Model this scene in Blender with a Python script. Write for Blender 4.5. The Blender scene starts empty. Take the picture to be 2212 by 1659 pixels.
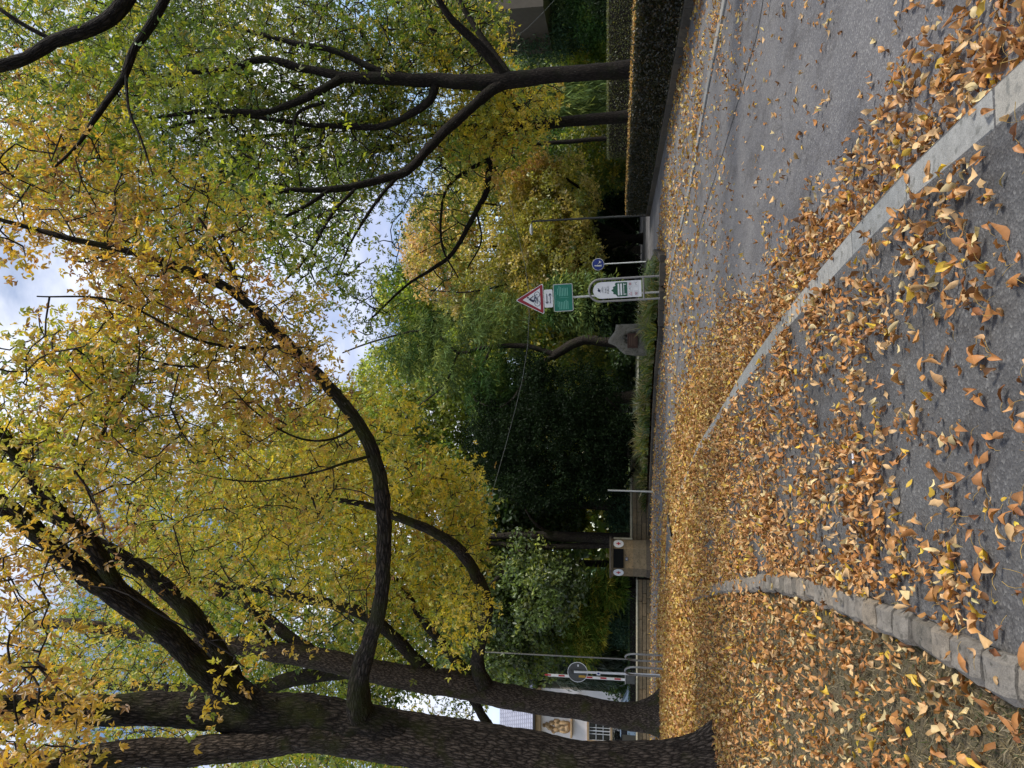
import bpy, math, random
import numpy as np
from mathutils import Vector, Matrix
random.seed(7); rng = np.random.default_rng(7)
S = bpy.context.scene
COL = S.collection

# ------------------------------------------------------------ camera, world, sun, exposure
F = 1534.0; PITCH = math.atan(230/1534); H = 1.6
CP, SP = math.cos(PITCH), math.sin(PITCH)
cam_d = bpy.data.cameras.new('camera'); cam = bpy.data.objects.new('camera', cam_d); COL.objects.link(cam)
cam_d.sensor_width = 36; cam_d.lens = F/2212*36; cam_d.clip_start = 0.05; cam_d.clip_end = 2000
fwd = Vector((0, CP, SP)); up = Vector((0, -SP, CP)); right = Vector((1, 0, 0))
cam.matrix_world = Matrix(((-up.x, right.x, -fwd.x, 0), (-up.y, right.y, -fwd.y, 0), (-up.z, right.z, -fwd.z, H), (0, 0, 0, 1)))
S.camera = cam
SUN_EL, SUN_AZ = math.radians(46), math.radians(108)      # azimuth from +Y (ahead) towards +X (right)
W = bpy.data.worlds.new('World'); S.world = W; W.use_nodes = True
nt = W.node_tree; nt.nodes.clear()
def wn(t, **k):
    n = nt.nodes.new(t)
    for a, b in k.items(): setattr(n, a, b)
    return n
out = wn('ShaderNodeOutputWorld'); bg = wn('ShaderNodeBackground'); bg2 = wn('ShaderNodeBackground'); mixs = wn('ShaderNodeMixShader')
sky = wn('ShaderNodeTexSky', sky_type='NISHITA'); sky.sun_disc = False; sky.sun_elevation = SUN_EL; sky.sun_rotation = SUN_AZ
bg.inputs[1].default_value = 0.11
tc = wn('ShaderNodeTexCoord'); mp = wn('ShaderNodeMapping'); mp.inputs['Scale'].default_value = (1.3, 1.3, 3.0); mp.inputs['Location'].default_value = (0.3, .2, .35)
n1 = wn('ShaderNodeTexNoise'); n1.inputs['Scale'].default_value = 1.7; n1.inputs['Detail'].default_value = 8; n1.inputs['Roughness'].default_value = .55
cr = wn('ShaderNodeValToRGB'); cr.color_ramp.elements[0].position = .41; cr.color_ramp.elements[1].position = .55
n2 = wn('ShaderNodeTexNoise'); n2.inputs['Scale'].default_value = 3.2; n2.inputs['Detail'].default_value = 6
cr2 = wn('ShaderNodeValToRGB'); cr2.color_ramp.elements[0].position = .35; cr2.color_ramp.elements[0].color = (.27, .32, .48, 1); cr2.color_ramp.elements[1].position = .62; cr2.color_ramp.elements[1].color = (.62, .64, .70, 1)
L = nt.links.new
L(tc.outputs['Generated'], mp.inputs[0]); L(mp.outputs[0], n1.inputs[0]); L(mp.outputs[0], n2.inputs[0])
L(n1.outputs[0], cr.inputs[0]); L(n2.outputs[0], cr2.inputs[0]); L(cr2.outputs[0], bg2.inputs[0]); bg2.inputs[1].default_value = 1.0
L(sky.outputs[0], bg.inputs[0]); L(cr.outputs[0], mixs.inputs[0]); L(bg.outputs[0], mixs.inputs[1]); L(bg2.outputs[0], mixs.inputs[2]); L(mixs.outputs[0], out.inputs[0])
sd = bpy.data.lights.new('sun', 'SUN'); sd.energy = 2.0; sd.angle = math.radians(14); sd.color = (1, .95, .86)
so = bpy.data.objects.new('sun', sd); COL.objects.link(so)
sdir = Vector((math.sin(SUN_AZ)*math.cos(SUN_EL), math.cos(SUN_AZ)*math.cos(SUN_EL), math.sin(SUN_EL)))
so.rotation_euler = sdir.to_track_quat('Z', 'Y').to_euler(); so.location = (0, 0, 40)
S.view_settings.view_transform = 'Standard'; S.view_settings.look = 'None'; S.view_settings.gamma = 1; S.view_settings.exposure = 0.95
S.cycles.max_bounces = 6; S.cycles.transparent_max_bounces = 4; S.cycles.use_denoising = True

# ------------------------------------------------------------ helpers
def ray(x, y):
    a, b = 829.5-y, 1106-x
    return np.array([a, F*CP-b*SP, F*SP+b*CP])
def R(x, y, d):
    r = ray(x, y); return np.array([0, 0, H])+r*(d/r[1])
def G(x, y, z=0.0):
    r = ray(x, y); return np.array([0, 0, H])+r*((z-H)/r[2])
def G2(pts, z=0.0): return np.array([G(x, y, z)[:2] for x, y in pts])
def axis_dist(p): return p[1]*CP+(p[2]-H)*SP
def px2m(w, p): return w*axis_dist(p)/F

_h = np.random.default_rng(3).random(4096)
def vnoise(P):
    P = np.asarray(P, float); i = np.floor(P).astype(np.int64); f = P-i; f = f*f*(3-2*f); r = 0
    for dx in (0, 1):
        for dy in (0, 1):
            for dz in (0, 1):
                k = ((i[:, 0]+dx)*73856093 ^ (i[:, 1]+dy)*19349663 ^ (i[:, 2]+dz)*83492791) & 4095
                r = r+_h[k]*(f[:, 0] if dx else 1-f[:, 0])*(f[:, 1] if dy else 1-f[:, 1])*(f[:, 2] if dz else 1-f[:, 2])
    return r
def fbm(P, o=3):
    s = 0; a = .5; P = np.asarray(P, float)
    for k in range(o): s = s+a*vnoise(P*2**k+k*17.3); a *= .5
    return s/(1-.5**o)
def n2d(x, y, sc, seed=0): return fbm(np.stack([x*sc+seed, y*sc+seed*1.7, np.full_like(x, seed+.5)], 1))

def unit(v): return v/np.maximum(np.linalg.norm(v, axis=-1, keepdims=True), 1e-9)
def rdir(n): return unit(rng.normal(size=(n, 3)))

def mesh_np(name, V, Fc, mat, attrs=None, smooth=False):
    """V (n,3); Fc list of int arrays, each (m,k)"""
    me = bpy.data.meshes.new(name)
    V = np.asarray(V, np.float32)
    if not isinstance(Fc, list): Fc = [Fc]
    Fc = [np.asarray(f, np.int32) for f in Fc if len(f)]
    me.vertices.add(len(V)); me.vertices.foreach_set('co', V.ravel())
    tot = sum(len(f) for f in Fc); loops = np.concatenate([f.ravel() for f in Fc])
    sizes = np.concatenate([np.full(len(f), f.shape[1], np.int32) for f in Fc])
    starts = np.concatenate([[0], np.cumsum(sizes)[:-1]]).astype(np.int32)
    me.loops.add(len(loops)); me.loops.foreach_set('vertex_index', loops)
    me.polygons.add(tot); me.polygons.foreach_set('loop_start', starts)
    if smooth: me.polygons.foreach_set('use_smooth', np.ones(tot, bool))
    if attrs:
        for k, (dom, typ, arr) in attrs.items():
            a = me.attributes.new(k, typ, dom)
            a.data.foreach_set('color' if typ == 'FLOAT_COLOR' else ('vector' if typ == 'FLOAT_VECTOR' else 'value'), np.asarray(arr, np.float32).ravel())
    me.materials.append(mat); me.update(calc_edges=True); me.validate()
    return me
def obj(name, me, parent=None, loc=None):
    o = bpy.data.objects.new(name, me); COL.objects.link(o)
    if parent is not None: o.parent = parent
    if loc is not None: o.location = loc
    return o
def tag(o, label=None, cat=None, group=None, kind=None):
    if label: o['label'] = label
    if cat: o['category'] = cat
    if group: o['group'] = group
    if kind: o['kind'] = kind
    return o
def thing(name, label, cat, loc=(0, 0, 0), yaw=0, group=None):
    o = bpy.data.objects.new(name, None); COL.objects.link(o); o.location = loc; o.rotation_euler = (0, 0, yaw); o.empty_display_size = .2
    return tag(o, label, cat, group)

class MB:
    def __init__(s): s.v = []; s.f = []
    def add(s, vs, fs):
        b = len(s.v); s.v += [tuple(v) for v in vs]; s.f += [tuple(i+b for i in f) for f in fs]; return s
    def box(s, c, d, rz=0, bev=0.0):
        x, y, z = d[0]/2, d[1]/2, d[2]/2; e = bev
        if e > 0:
            vs = []
            for sz, ee in ((-z, e), (-z+e, 0), (z-e, 0), (z, e)):
                for a, b in ((-x+ee, -y+ee), (x-ee, -y+ee), (x-ee, y-ee), (-x+ee, y-ee)): vs.append((a, b, sz))
            fs = [(3, 2, 1, 0), (12, 13, 14, 15)]
            for k in range(3):
                for i in range(4): fs.append((k*4+i, k*4+(i+1) % 4, k*4+4+(i+1) % 4, k*4+4+i))
        else:
            vs = [(-x, -y, -z), (x, -y, -z), (x, y, -z), (-x, y, -z), (-x, -y, z), (x, -y, z), (x, y, z), (-x, y, z)]
            fs = [(3, 2, 1, 0), (4, 5, 6, 7), (0, 1, 5, 4), (1, 2, 6, 5), (2, 3, 7, 6), (3, 0, 4, 7)]
        m = Matrix.Translation(c) @ Matrix.Rotation(rz, 4, 'Z')
        return s.add([m @ Vector(v) for v in vs], fs)
    def tube(s, pts, r, n=8, caps=True):
        pts = [Vector(p) for p in pts]; rs = r if isinstance(r, (list, tuple)) else [r]*len(pts)
        ref = None; vs = []; fs = []
        for i, p in enumerate(pts):
            t = (pts[min(i+1, len(pts)-1)]-pts[max(i-1, 0)]).normalized()
            if ref is None: ref = t.orthogonal().normalized()
            ref = (ref-t*ref.dot(t)).normalized(); b = t.cross(ref)
            for k in range(n):
                a = 2*math.pi*k/n; vs.append(p+(ref*math.cos(a)+b*math.sin(a))*rs[i])
        for i in range(len(pts)-1):
            for k in range(n): fs.append((i*n+k, i*n+(k+1) % n, (i+1)*n+(k+1) % n, (i+1)*n+k))
        if caps: fs.append(tuple(range(n))[::-1]); fs.append(tuple((len(pts)-1)*n+k for k in range(n)))
        return s.add(vs, fs)
    def plate(s, poly, y0, y1):
        """polygon in local x,z; from y0 (front) to y1 (back)"""
        n = len(poly); vs = [(a, y0, b) for a, b in poly]+[(a, y1, b) for a, b in poly]
        fs = [tuple(range(n)), tuple(range(n, 2*n))[::-1]]+[(i, i+n, (i+1) % n+n, (i+1) % n) for i in range(n)]
        return s.add(vs, fs)
    def ring(s, cx, cz, r0, r1, y0, y1, n=24, sx=1):
        vs = []
        for r, y in ((r1, y0), (r0, y0), (r0, y1), (r1, y1)):
            for k in range(n):
                a = 2*math.pi*k/n; vs.append((cx+sx*r*math.cos(a), y, cz+r*math.sin(a)))
        fs = []
        for q in range(4):
            for k in range(n): fs.append((q*n+k, q*n+(k+1) % n, ((q+1) % 4)*n+(k+1) % n, ((q+1) % 4)*n+k))
        return s.add(vs, fs)
    def disc(s, cx, cz, rx, rz, y0, y1, n=28): return s.plate([(cx+rx*math.cos(2*math.pi*k/n), cz+rz*math.sin(2*math.pi*k/n)) for k in range(n)], y0, y1)
    def build(s, name, mat, parent=None, smooth=False, loc=None):
        me = bpy.data.meshes.new(name); me.from_pydata(s.v, [], s.f); me.materials.append(mat)
        import bmesh
        bm = bmesh.new(); bm.from_mesh(me); bmesh.ops.recalc_face_normals(bm, faces=bm.faces); bm.to_mesh(me); bm.free()
        if smooth:
            me.polygons.foreach_set('use_smooth', [True]*len(me.polygons))
            me.set_sharp_from_angle(angle=.8)
        me.update(); return obj(name, me, parent, loc)

# ------------------------------------------------------------ materials
class Mt:
    def __init__(s, name):
        s.m = bpy.data.materials.new(name); s.m.use_nodes = True; s.t = s.m.node_tree; s.t.nodes.clear()
        s.o = s.n('ShaderNodeOutputMaterial')
    def n(s, t, **k):
        q = s.t.nodes.new(t)
        for a, b in k.items():
            if isinstance(a, str) and hasattr(q, a): setattr(q, a, b)
        return q
    def l(s, a, b): s.t.links.new(a, b)
    def noise(s, vec, scale, detail=4, rough=.55, out=0):
        q = s.n('ShaderNodeTexNoise'); q.inputs['Scale'].default_value = scale; q.inputs['Detail'].default_value = detail; q.inputs['Roughness'].default_value = rough
        if vec is not None: s.l(vec, q.inputs['Vector'])
        return q.outputs[out]
    def ramp(s, fac, stops):
        q = s.n('ShaderNodeValToRGB'); e = q.color_ramp.elements
        while len(e) < len(stops): e.new(.5)
        for i, (p, c) in enumerate(stops): e[i].position = p; e[i].color = tuple(c)+(1,) if len(c) == 3 else c
        s.l(fac, q.inputs[0]); return q.outputs[0]
    def mix(s, fac, a, b, mode='MIX'):
        q = s.n('ShaderNodeMix', data_type='RGBA', blend_type=mode)
        for v, i in ((fac, 0), (a, 6), (b, 7)):
            if isinstance(v, (int, float)): q.inputs[i].default_value = v
            elif isinstance(v, tuple): q.inputs[i].default_value = v+(1,)
            else: s.l(v, q.inputs[i])
        return q.outputs[2]
    def pos(s, scale=(1, 1, 1), obj=False):
        g = s.n('ShaderNodeTexCoord').outputs['Object'] if obj else s.n('ShaderNodeNewGeometry').outputs['Position']
        mp = s.n('ShaderNodeMapping'); mp.inputs['Scale'].default_value = scale; s.l(g, mp.inputs[0]); return mp.outputs[0]
    def pbr(s, col, rough=.8, metal=0, bump=None, bs=.3, bd=.02, spec=.4):
        p = s.n('ShaderNodeBsdfPrincipled')
        if isinstance(col, tuple): p.inputs['Base Color'].default_value = col+(1,)
        else: s.l(col, p.inputs['Base Color'])
        if isinstance(rough, (int, float)): p.inputs['Roughness'].default_value = rough
        else: s.l(rough, p.inputs['Roughness'])
        p.inputs['Metallic'].default_value = metal; p.inputs['Specular IOR Level'].default_value = spec
        if bump is not None:
            b = s.n('ShaderNodeBump'); b.inputs['Strength'].default_value = bs; b.inputs['Distance'].default_value = bd
            s.l(bump, b.inputs['Height']); s.l(b.outputs[0], p.inputs['Normal'])
        s.l(p.outputs[0], s.o.inputs[0]); return s.m

def simple(name, c, rough=.6, metal=0, var=.15, sc=8, spec=.4):
    m = Mt(name); v = m.noise(m.pos(), sc, 5); lo = tuple(x*(1-var) for x in c); hi = tuple(min(1, x*(1+var)) for x in c)
    return m.pbr(m.ramp(v, [(.3, lo), (.7, hi)]), rough, metal, v, .1, .005, spec)
def leafmat(name, trans=.45, gloss=.06):
    m = Mt(name); a = m.n('ShaderNodeAttribute'); a.attribute_name = 'col'
    d = m.n('ShaderNodeBsdfDiffuse'); t = m.n('ShaderNodeBsdfTranslucent'); g = m.n('ShaderNodeBsdfGlossy'); g.inputs['Roughness'].default_value = .45
    v = m.noise(m.pos(), 40, 2); c = m.mix(v, a.outputs[0], m.mix(1.0, a.outputs[0], (.72, .68, .6), 'MULTIPLY'))
    m.l(c, d.inputs[0]); c2 = m.mix(1.0, c, (1.45, 1.38, .7), 'MULTIPLY'); m.l(c2, t.inputs[0])
    s1 = m.n('ShaderNodeMixShader'); s1.inputs[0].default_value = trans; m.l(d.outputs[0], s1.inputs[1]); m.l(t.outputs[0], s1.inputs[2])
    s2 = m.n('ShaderNodeMixShader'); s2.inputs[0].default_value = gloss; m.l(s1.outputs[0], s2.inputs[1]); m.l(g.outputs[0], s2.inputs[2]); m.l(s2.outputs[0], m.o.inputs[0])
    return m.m
def barkmat(name, dark, light, moss, mossamt=.55, sc=1.0):
    m = Mt(name); a = m.n('ShaderNodeAttribute'); a.attribute_name = 'bcoord'
    mp = m.n('ShaderNodeMapping'); mp.inputs['Scale'].default_value = (42*sc, 42*sc, 9*sc); m.l(a.outputs['Vector'], mp.inputs[0])
    vo = m.n('ShaderNodeTexVoronoi', feature='DISTANCE_TO_EDGE'); vo.inputs['Scale'].default_value = .55
    wob = m.noise(mp.outputs[0], 1.2, 3); wv = m.n('ShaderNodeVectorMath', operation='SCALE'); wv.inputs['Scale'].default_value = 1.3
    nz = m.n('ShaderNodeTexNoise'); nz.inputs['Scale'].default_value = 1.1; m.l(mp.outputs[0], nz.inputs[0]); m.l(nz.outputs[1], wv.inputs[0])
    ad = m.n('ShaderNodeVectorMath', operation='ADD'); m.l(mp.outputs[0], ad.inputs[0]); m.l(wv.outputs[0], ad.inputs[1]); m.l(ad.outputs[0], vo.inputs['Vector'])
    r = m.ramp(vo.outputs[0], [(.0, (0, 0, 0)), (.32, (1, 1, 1))])
    fine = m.noise(mp.outputs[0], 3, 6, .7)
    hgt = m.mix(.35, r, fine)
    base = m.mix(r, tuple(x*.45 for x in dark), m.ramp(fine, [(.3, dark), (.72, light)]))
    geo = m.n('ShaderNodeNewGeometry'); mn = m.noise(m.pos(), 1.6, 5)
    mm = m.ramp(mn, [(.62-mossamt*.25, (0, 0, 0)), (.78-mossamt*.15, (1, 1, 1))])
    base = m.mix(mm, base, m.mix(fine, moss, tuple(x*.5 for x in moss)))
    li = m.ramp(m.noise(m.pos(), 14, 3), [(.68, (0, 0, 0)), (.76, (.3, .3, .3))])
    base = m.mix(li, base, (.3, .3, .26))
    return m.pbr(base, .92, 0, hgt, 1.0, .03, .2)
def stonemat(name, c1, c2, c3=None, sc=1.0, bs=.5):
    m = Mt(name); p = m.pos(); v = m.noise(p, 5*sc, 7, .65); f = m.noise(p, 60*sc, 4, .7)
    oi = m.n('ShaderNodeObjectInfo')
    base = m.ramp(v, [(.3, c1), (.62, c2)]); base = m.mix(.35, base, m.ramp(f, [(.3, tuple(x*.5 for x in c1)), (.7, tuple(min(1, x*1.3) for x in c2))]))
    br = m.ramp(oi.outputs['Random'], [(0, (.72, .70, .66)), (.5, (1, 1, 1)), (1, (1.18, 1.08, .95))]); base = m.mix(1.0, base, br, 'MULTIPLY')
    if c3: base = m.mix(m.ramp(m.noise(p, 9*sc, 5), [(.55, (0, 0, 0)), (.68, (.8, .8, .8))]), base, c3)
    return m.pbr(base, .9, 0, m.mix(.5, v, f), bs, .015, .25)

def asphaltmat(name, c, grain=1.0, tint=(1, 1, 1)):
    m = Mt(name); p = m.pos(); f = m.noise(p, 110, 3, .8); vo = m.n('ShaderNodeTexVoronoi'); vo.inputs['Scale'].default_value = 75; m.l(p, vo.inputs['Vector'])
    big = m.noise(p, .9, 5)
    a = tuple(c*x*.62 for x in tint); b = tuple(c*x*1.35 for x in tint)
    base = m.mix(.5, m.ramp(f, [(.32, a), (.7, b)]), m.ramp(vo.outputs[1], [(0, a), (.66, b), (.93, (c*3.0, c*2.95, c*2.8))]))
    base = m.mix(1.0, base, m.ramp(big, [(.3, (.74, .74, .76)), (.7, (1.18, 1.16, 1.12))]), 'MULTIPLY'); st = m.noise(m.pos((1, .35, 1)), 2.6, 6, .7); base = m.mix(1.0, base, m.ramp(st, [(.34, (.66, .64, .62)), (.5, (1, 1, 1)), (.72, (1.08, 1.08, 1.06))]), 'MULTIPLY')
    crk = m.n('ShaderNodeTexVoronoi', feature='DISTANCE_TO_EDGE'); crk.inputs['Scale'].default_value = .35
    w = m.n('ShaderNodeVectorMath', operation='ADD'); nn = m.n('ShaderNodeTexNoise'); nn.inputs['Scale'].default_value = 2.5; nn.inputs['Detail'].default_value = 5; m.l(p, nn.inputs[0])
    m.l(p, w.inputs[0]); m.l(nn.outputs[1], w.inputs[1]); m.l(w.outputs[0], crk.inputs['Vector'])
    base = m.mix(m.ramp(crk.outputs[0], [(.0, (.45, .45, .45)), (.005, (0, 0, 0))]), base, (.015, .015, .015))
    return m.pbr(base, .85, 0, m.mix(.5, f, vo.outputs[0]), .6*grain, .01, .35)

M = {}
M['leaf'] = leafmat('leaf_translucent', .5); M['needle'] = leafmat('needle_foliage', .25, .006); M['dry'] = leafmat('dry_leaf', .15, .03)
M['bark'] = barkmat('ash_bark', (.024, .017, .012), (.23, .18, .14), (.055, .058, .014), .3)
M['barkm'] = barkmat('mossy_bark', (.012, .009, .006), (.11, .088, .07), (.040, .044, .009), .6)
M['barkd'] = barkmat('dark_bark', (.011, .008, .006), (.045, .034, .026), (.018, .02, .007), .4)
M['barkg'] = barkmat('grey_bark', (.025, .02, .016), (.10, .085, .07), (.05, .055, .025), .3)
M['twig'] = simple('twig_bark', (.016, .011, .008), .9, 0, .3)
M['road'] = asphaltmat('road_asphalt', .115, 1, (1.03, 1, 1.02)); M['footway'] = asphaltmat('footway_asphalt', .085, 1.6, (1.02, 1, .98)); M['strip'] = asphaltmat('side_asphalt', .125, 1, (1.03, 1, 1.01))
M['granite'] = stonemat('granite', (.17, .175, .17), (.30, .305, .295), (.13, .13, .115), 2.2, .5)
M['edging'] = stonemat('old_setts', (.10, .09, .075), (.26, .235, .20), (.05, .048, .038), 2.2, 1.0)
M['gutterst'] = stonemat('concrete_gutter', (.17, .17, .165), (.27, .27, .26), None, 2, .3)
M['tar'] = simple('tar_joint', (.035, .035, .037), .7)
M['sand'] = stonemat('sandstone', (.11, .085, .052), (.21, .165, .105), (.07, .06, .04), 1.2, .5)
M['sandl'] = stonemat('pale_coping', (.26, .245, .18), (.42, .39, .30), (.2, .21, .13), 1.2, .4)
M['brownst'] = stonemat('brown_kerb_stone', (.045, .04, .034), (.10, .088, .072), None, 2, .6)
M['boulder'] = stonemat('boulder_rock', (.10, .092, .075), (.20, .185, .15), (.055, .055, .036), 1.5, .9)
m = Mt('soil'); p = m.pos(); v = m.noise(p, 7, 8, .7); f = m.noise(p, 70, 4, .8)
M['soil'] = m.pbr(m.mix(.5, m.ramp(v, [(.3, (.05, .042, .026)), (.5, (.12, .10, .064)), (.68, (.06, .075, .026))]), m.ramp(f, [(.3, (.05, .04, .026)), (.7, (.24, .20, .13))])), .95, 0, f, .8, .02, .1)
M['ground'] = simple('ground_earth', (.06, .055, .035), .95, 0, .4, 2)
M['gravel'] = simple('pale_gravel', (.30, .30, .24), .95, 0, .25, 6)
M['parklawn'] = simple('park_lawn', (.06, .085, .025), .95, 0, .5, 3)
M['steel'] = simple('painted_grey_steel', (.20, .195, .185), .45, .3, .12, 12)
M['galv'] = simple('galvanised_steel', (.42, .42, .40), .4, .6, .12, 20)
M['dsteel'] = simple('dark_steel', (.06, .06, .058), .5, .3, .2, 12)
M['white'] = simple('white_enamel', (.62, .63, .64), .35, 0, .05, 5)
M['red'] = simple('sign_red', (.23, .012, .022), .35, 0, .08, 5)
M['redb'] = simple('bright_red', (.36, .02, .03), .4, 0, .08, 5)
M['green'] = simple('sign_green', (.003, .13, .085), .35, 0, .08, 5)
M['dgreen'] = simple('dark_green_print', (.01, .075, .04), .4, 0, .05, 5)
M['navy'] = simple('navy_print', (.015, .02, .05), .5, 0, .05, 5)
M['blue'] = simple('sign_blue', (.012, .03, .20), .35, 0, .08, 5)
M['signgrey'] = simple('sign_back_grey', (.07, .072, .068), .6, .1, .15, 9)
M['paletext'] = simple('pale_green_text', (.12, .34, .27), .5, 0, .05, 5)
M['yellow'] = simple('yellow_sticker', (.45, .26, .03), .6, 0, .3, 60)
M['plaster'] = simple('cream_plaster', (.86, .80, .75), .9, 0, .05, 2)
M['tan'] = simple('tan_stone_trim', (.48, .32, .17), .8, 0, .12, 4)
M['glass'] = simple('dark_glass', (.006, .007, .008), .12, 0, .2, 2, .3)
m = Mt('slate_roof'); p = m.pos(); w_ = m.n('ShaderNodeTexBrick'); w_.inputs['Scale'].default_value = 1; w_.inputs['Brick Width'].default_value = .3; w_.inputs['Row Height'].default_value = .18; w_.inputs['Mortar Size'].default_value = .02
w_.inputs[1].default_value = (.42, .43, .52, 1); w_.inputs[2].default_value = (.34, .35, .44, 1); w_.inputs[3].default_value = (.16, .16, .2, 1)
sx = m.n('ShaderNodeSeparateXYZ'); cx = m.n('ShaderNodeCombineXYZ'); m.l(p, sx.inputs[0]); m.l(sx.outputs[0], cx.inputs[0]); m.l(sx.outputs[2], cx.inputs[1]); m.l(cx.outputs[0], w_.inputs[0])
M['slate'] = m.pbr(w_.outputs[0], .55, 0, w_.outputs[1], .3, .02)
M['fascia'] = simple('dark_fascia', (.07, .06, .05), .6)
M['facade'] = simple('brown_facade', (.05, .042, .032), .85, 0, .15, 3)
M['facadel'] = simple('beige_render', (.095, .08, .062), .85, 0, .1, 3)
M['roofd'] = simple('dark_roofing', (.008, .008, .009), .9, 0, .1, 5, .1)
M['plaque'] = simple('bronze_plaque', (.045, .02, .012), .45, .4, .2, 20)
M['plaquet'] = simple('plaque_lettering', (.16, .10, .06), .5, .4)
M['carblue'] = simple('pale_blue_car_paint', (.45, .55, .66), .25, .2, .04)
M['rubber'] = simple('rubber', (.008, .009, .01), .9, 0, .1, 5, .1)
M['wire'] = simple('grey_cable', (.16, .17, .16), .6)
M['lamp'] = simple('lamp_housing', (.62, .62, .6), .35, .3)
M['paper'] = simple('white_paper', (.75, .75, .78), .8)

# palettes (linear rgb, weight)
PAL = {
 'gold': [((.74, .57, .10), 6), ((.62, .41, .09), 2), ((.50, .52, .09), 5), ((.34, .18, .07), 1), ((.22, .28, .05), 3)],
 'brown': [((.58, .36, .11), 3), ((.38, .20, .08), 2), ((.62, .40, .07), 4), ((.46, .38, .06), 3)],
 'yell': [((.76, .60, .07), 5), ((.58, .56, .07), 4), ((.28, .34, .04), 3), ((.50, .30, .05), 1)],
 'ygreen': [((.38, .45, .055), 4), ((.22, .32, .045), 5), ((.56, .52, .08), 2), ((.10, .19, .03), 3)],
 'lime': [((.44, .50, .09), 4), ((.28, .38, .07), 4), ((.56, .52, .12), 2), ((.16, .24, .05), 2)],
 'mid': [((.20, .29, .10), 4), ((.13, .20, .075), 4), ((.30, .36, .10), 2), ((.08, .12, .05), 2)],
 'green': [((.15, .23, .04), 5), ((.10, .17, .03), 4), ((.30, .33, .06), 4), ((.48, .42, .07), 2)],
 'dgreen': [((.065, .135, .04), 5), ((.045, .095, .032), 4), ((.13, .19, .045), 2)],
 'blue': [((.075, .14, .085), 5), ((.055, .105, .07), 4), ((.13, .19, .11), 2)],
 'yew': [((.010, .020, .009), 6), ((.015, .029, .013), 4), ((.022, .04, .016), 1)],
 'olive': [((.56, .52, .14), 4), ((.40, .42, .10), 4), ((.66, .54, .20), 3), ((.20, .26, .07), 1.5)],
 'orange': [((.70, .46, .22), 4), ((.58, .44, .15), 4), ((.46, .42, .12), 3)],
 'hedge': [((.045, .048, .02), 5), ((.028, .034, .014), 4), ((.12, .085, .035), 2)],
 'hedgel': [((.11, .13, .05), 4), ((.16, .16, .07), 3), ((.07, .09, .035), 3)],
 'silver': [((.16, .19, .16), 3), ((.10, .13, .10), 3), ((.06, .085, .06), 3)],
 'tuft': [((.17, .20, .055), 4), ((.10, .15, .035), 4), ((.30, .26, .12), 2), ((.36, .30, .17), 1)],
 'fall': [((.56, .285, .10), 5), ((.43, .195, .065), 4), ((.66, .43, .21), 3.5), ((.21, .10, .04), 2.3), ((.66, .44, .06), 1.0), ((.68, .54, .28), 1.2)],
 'fallfar': [((.56, .33, .10), 5), ((.42, .21, .07), 4.5), ((.62, .43, .11), 3.5), ((.30, .15, .055), 2), ((.70, .56, .22), 1.8)],
}
def pick(pal, n):
    cs = np.array([c for c, _ in PAL[pal]]); w = np.array([w for _, w in PAL[pal]], float); return cs[rng.choice(len(cs), n, p=w/w.sum())]

# ------------------------------------------------------------ leaf geometry
def leaf_arrays(P, D, N, L, Wd, fine=False):
    S_ = np.cross(D, N); n = len(P); L = L[:, None]; Wd = Wd[:, None]; fo = Wd*.3
    if fine:
        pts = [P, P+D*L*.28+S_*Wd*.5+N*fo, P+D*L*.62+S_*Wd*.42+N*fo*.9, P+D*L-N*L*.12, P+D*L*.62-S_*Wd*.42+N*fo*.9, P+D*L*.28-S_*Wd*.5+N*fo]
        V = np.stack(pts, 1).reshape(-1, 3); b = np.arange(n)[:, None]*6
        Fc = np.concatenate([b+[0, 1, 2, 3], b+[0, 3, 4, 5]], 1).reshape(-1, 4)
    else:
        pts = [P, P+D*L*.45+S_*Wd*.5+N*fo, P+D*L, P+D*L*.45-S_*Wd*.5+N*fo]
        V = np.stack(pts, 1).reshape(-1, 3); b = np.arange(n)[:, None]*4
        Fc = np.concatenate([b+[0, 1, 2], b+[0, 2, 3]], 1).reshape(-1, 3)
    return V, Fc, 2
def leaf_obj(name, P, D, N, L, Wd, C, mat, parent=None, fine=False):
    V, Fc, k = leaf_arrays(P, D, N, L, Wd, fine)
    C = np.repeat(np.clip(C, 0, 1), k, axis=0); C = np.concatenate([C, np.ones((len(C), 1))], 1)
    me = mesh_np(name, V, Fc, mat, {'col': ('FACE', 'FLOAT_COLOR', C)})
    return obj(name, me, parent)
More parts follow.
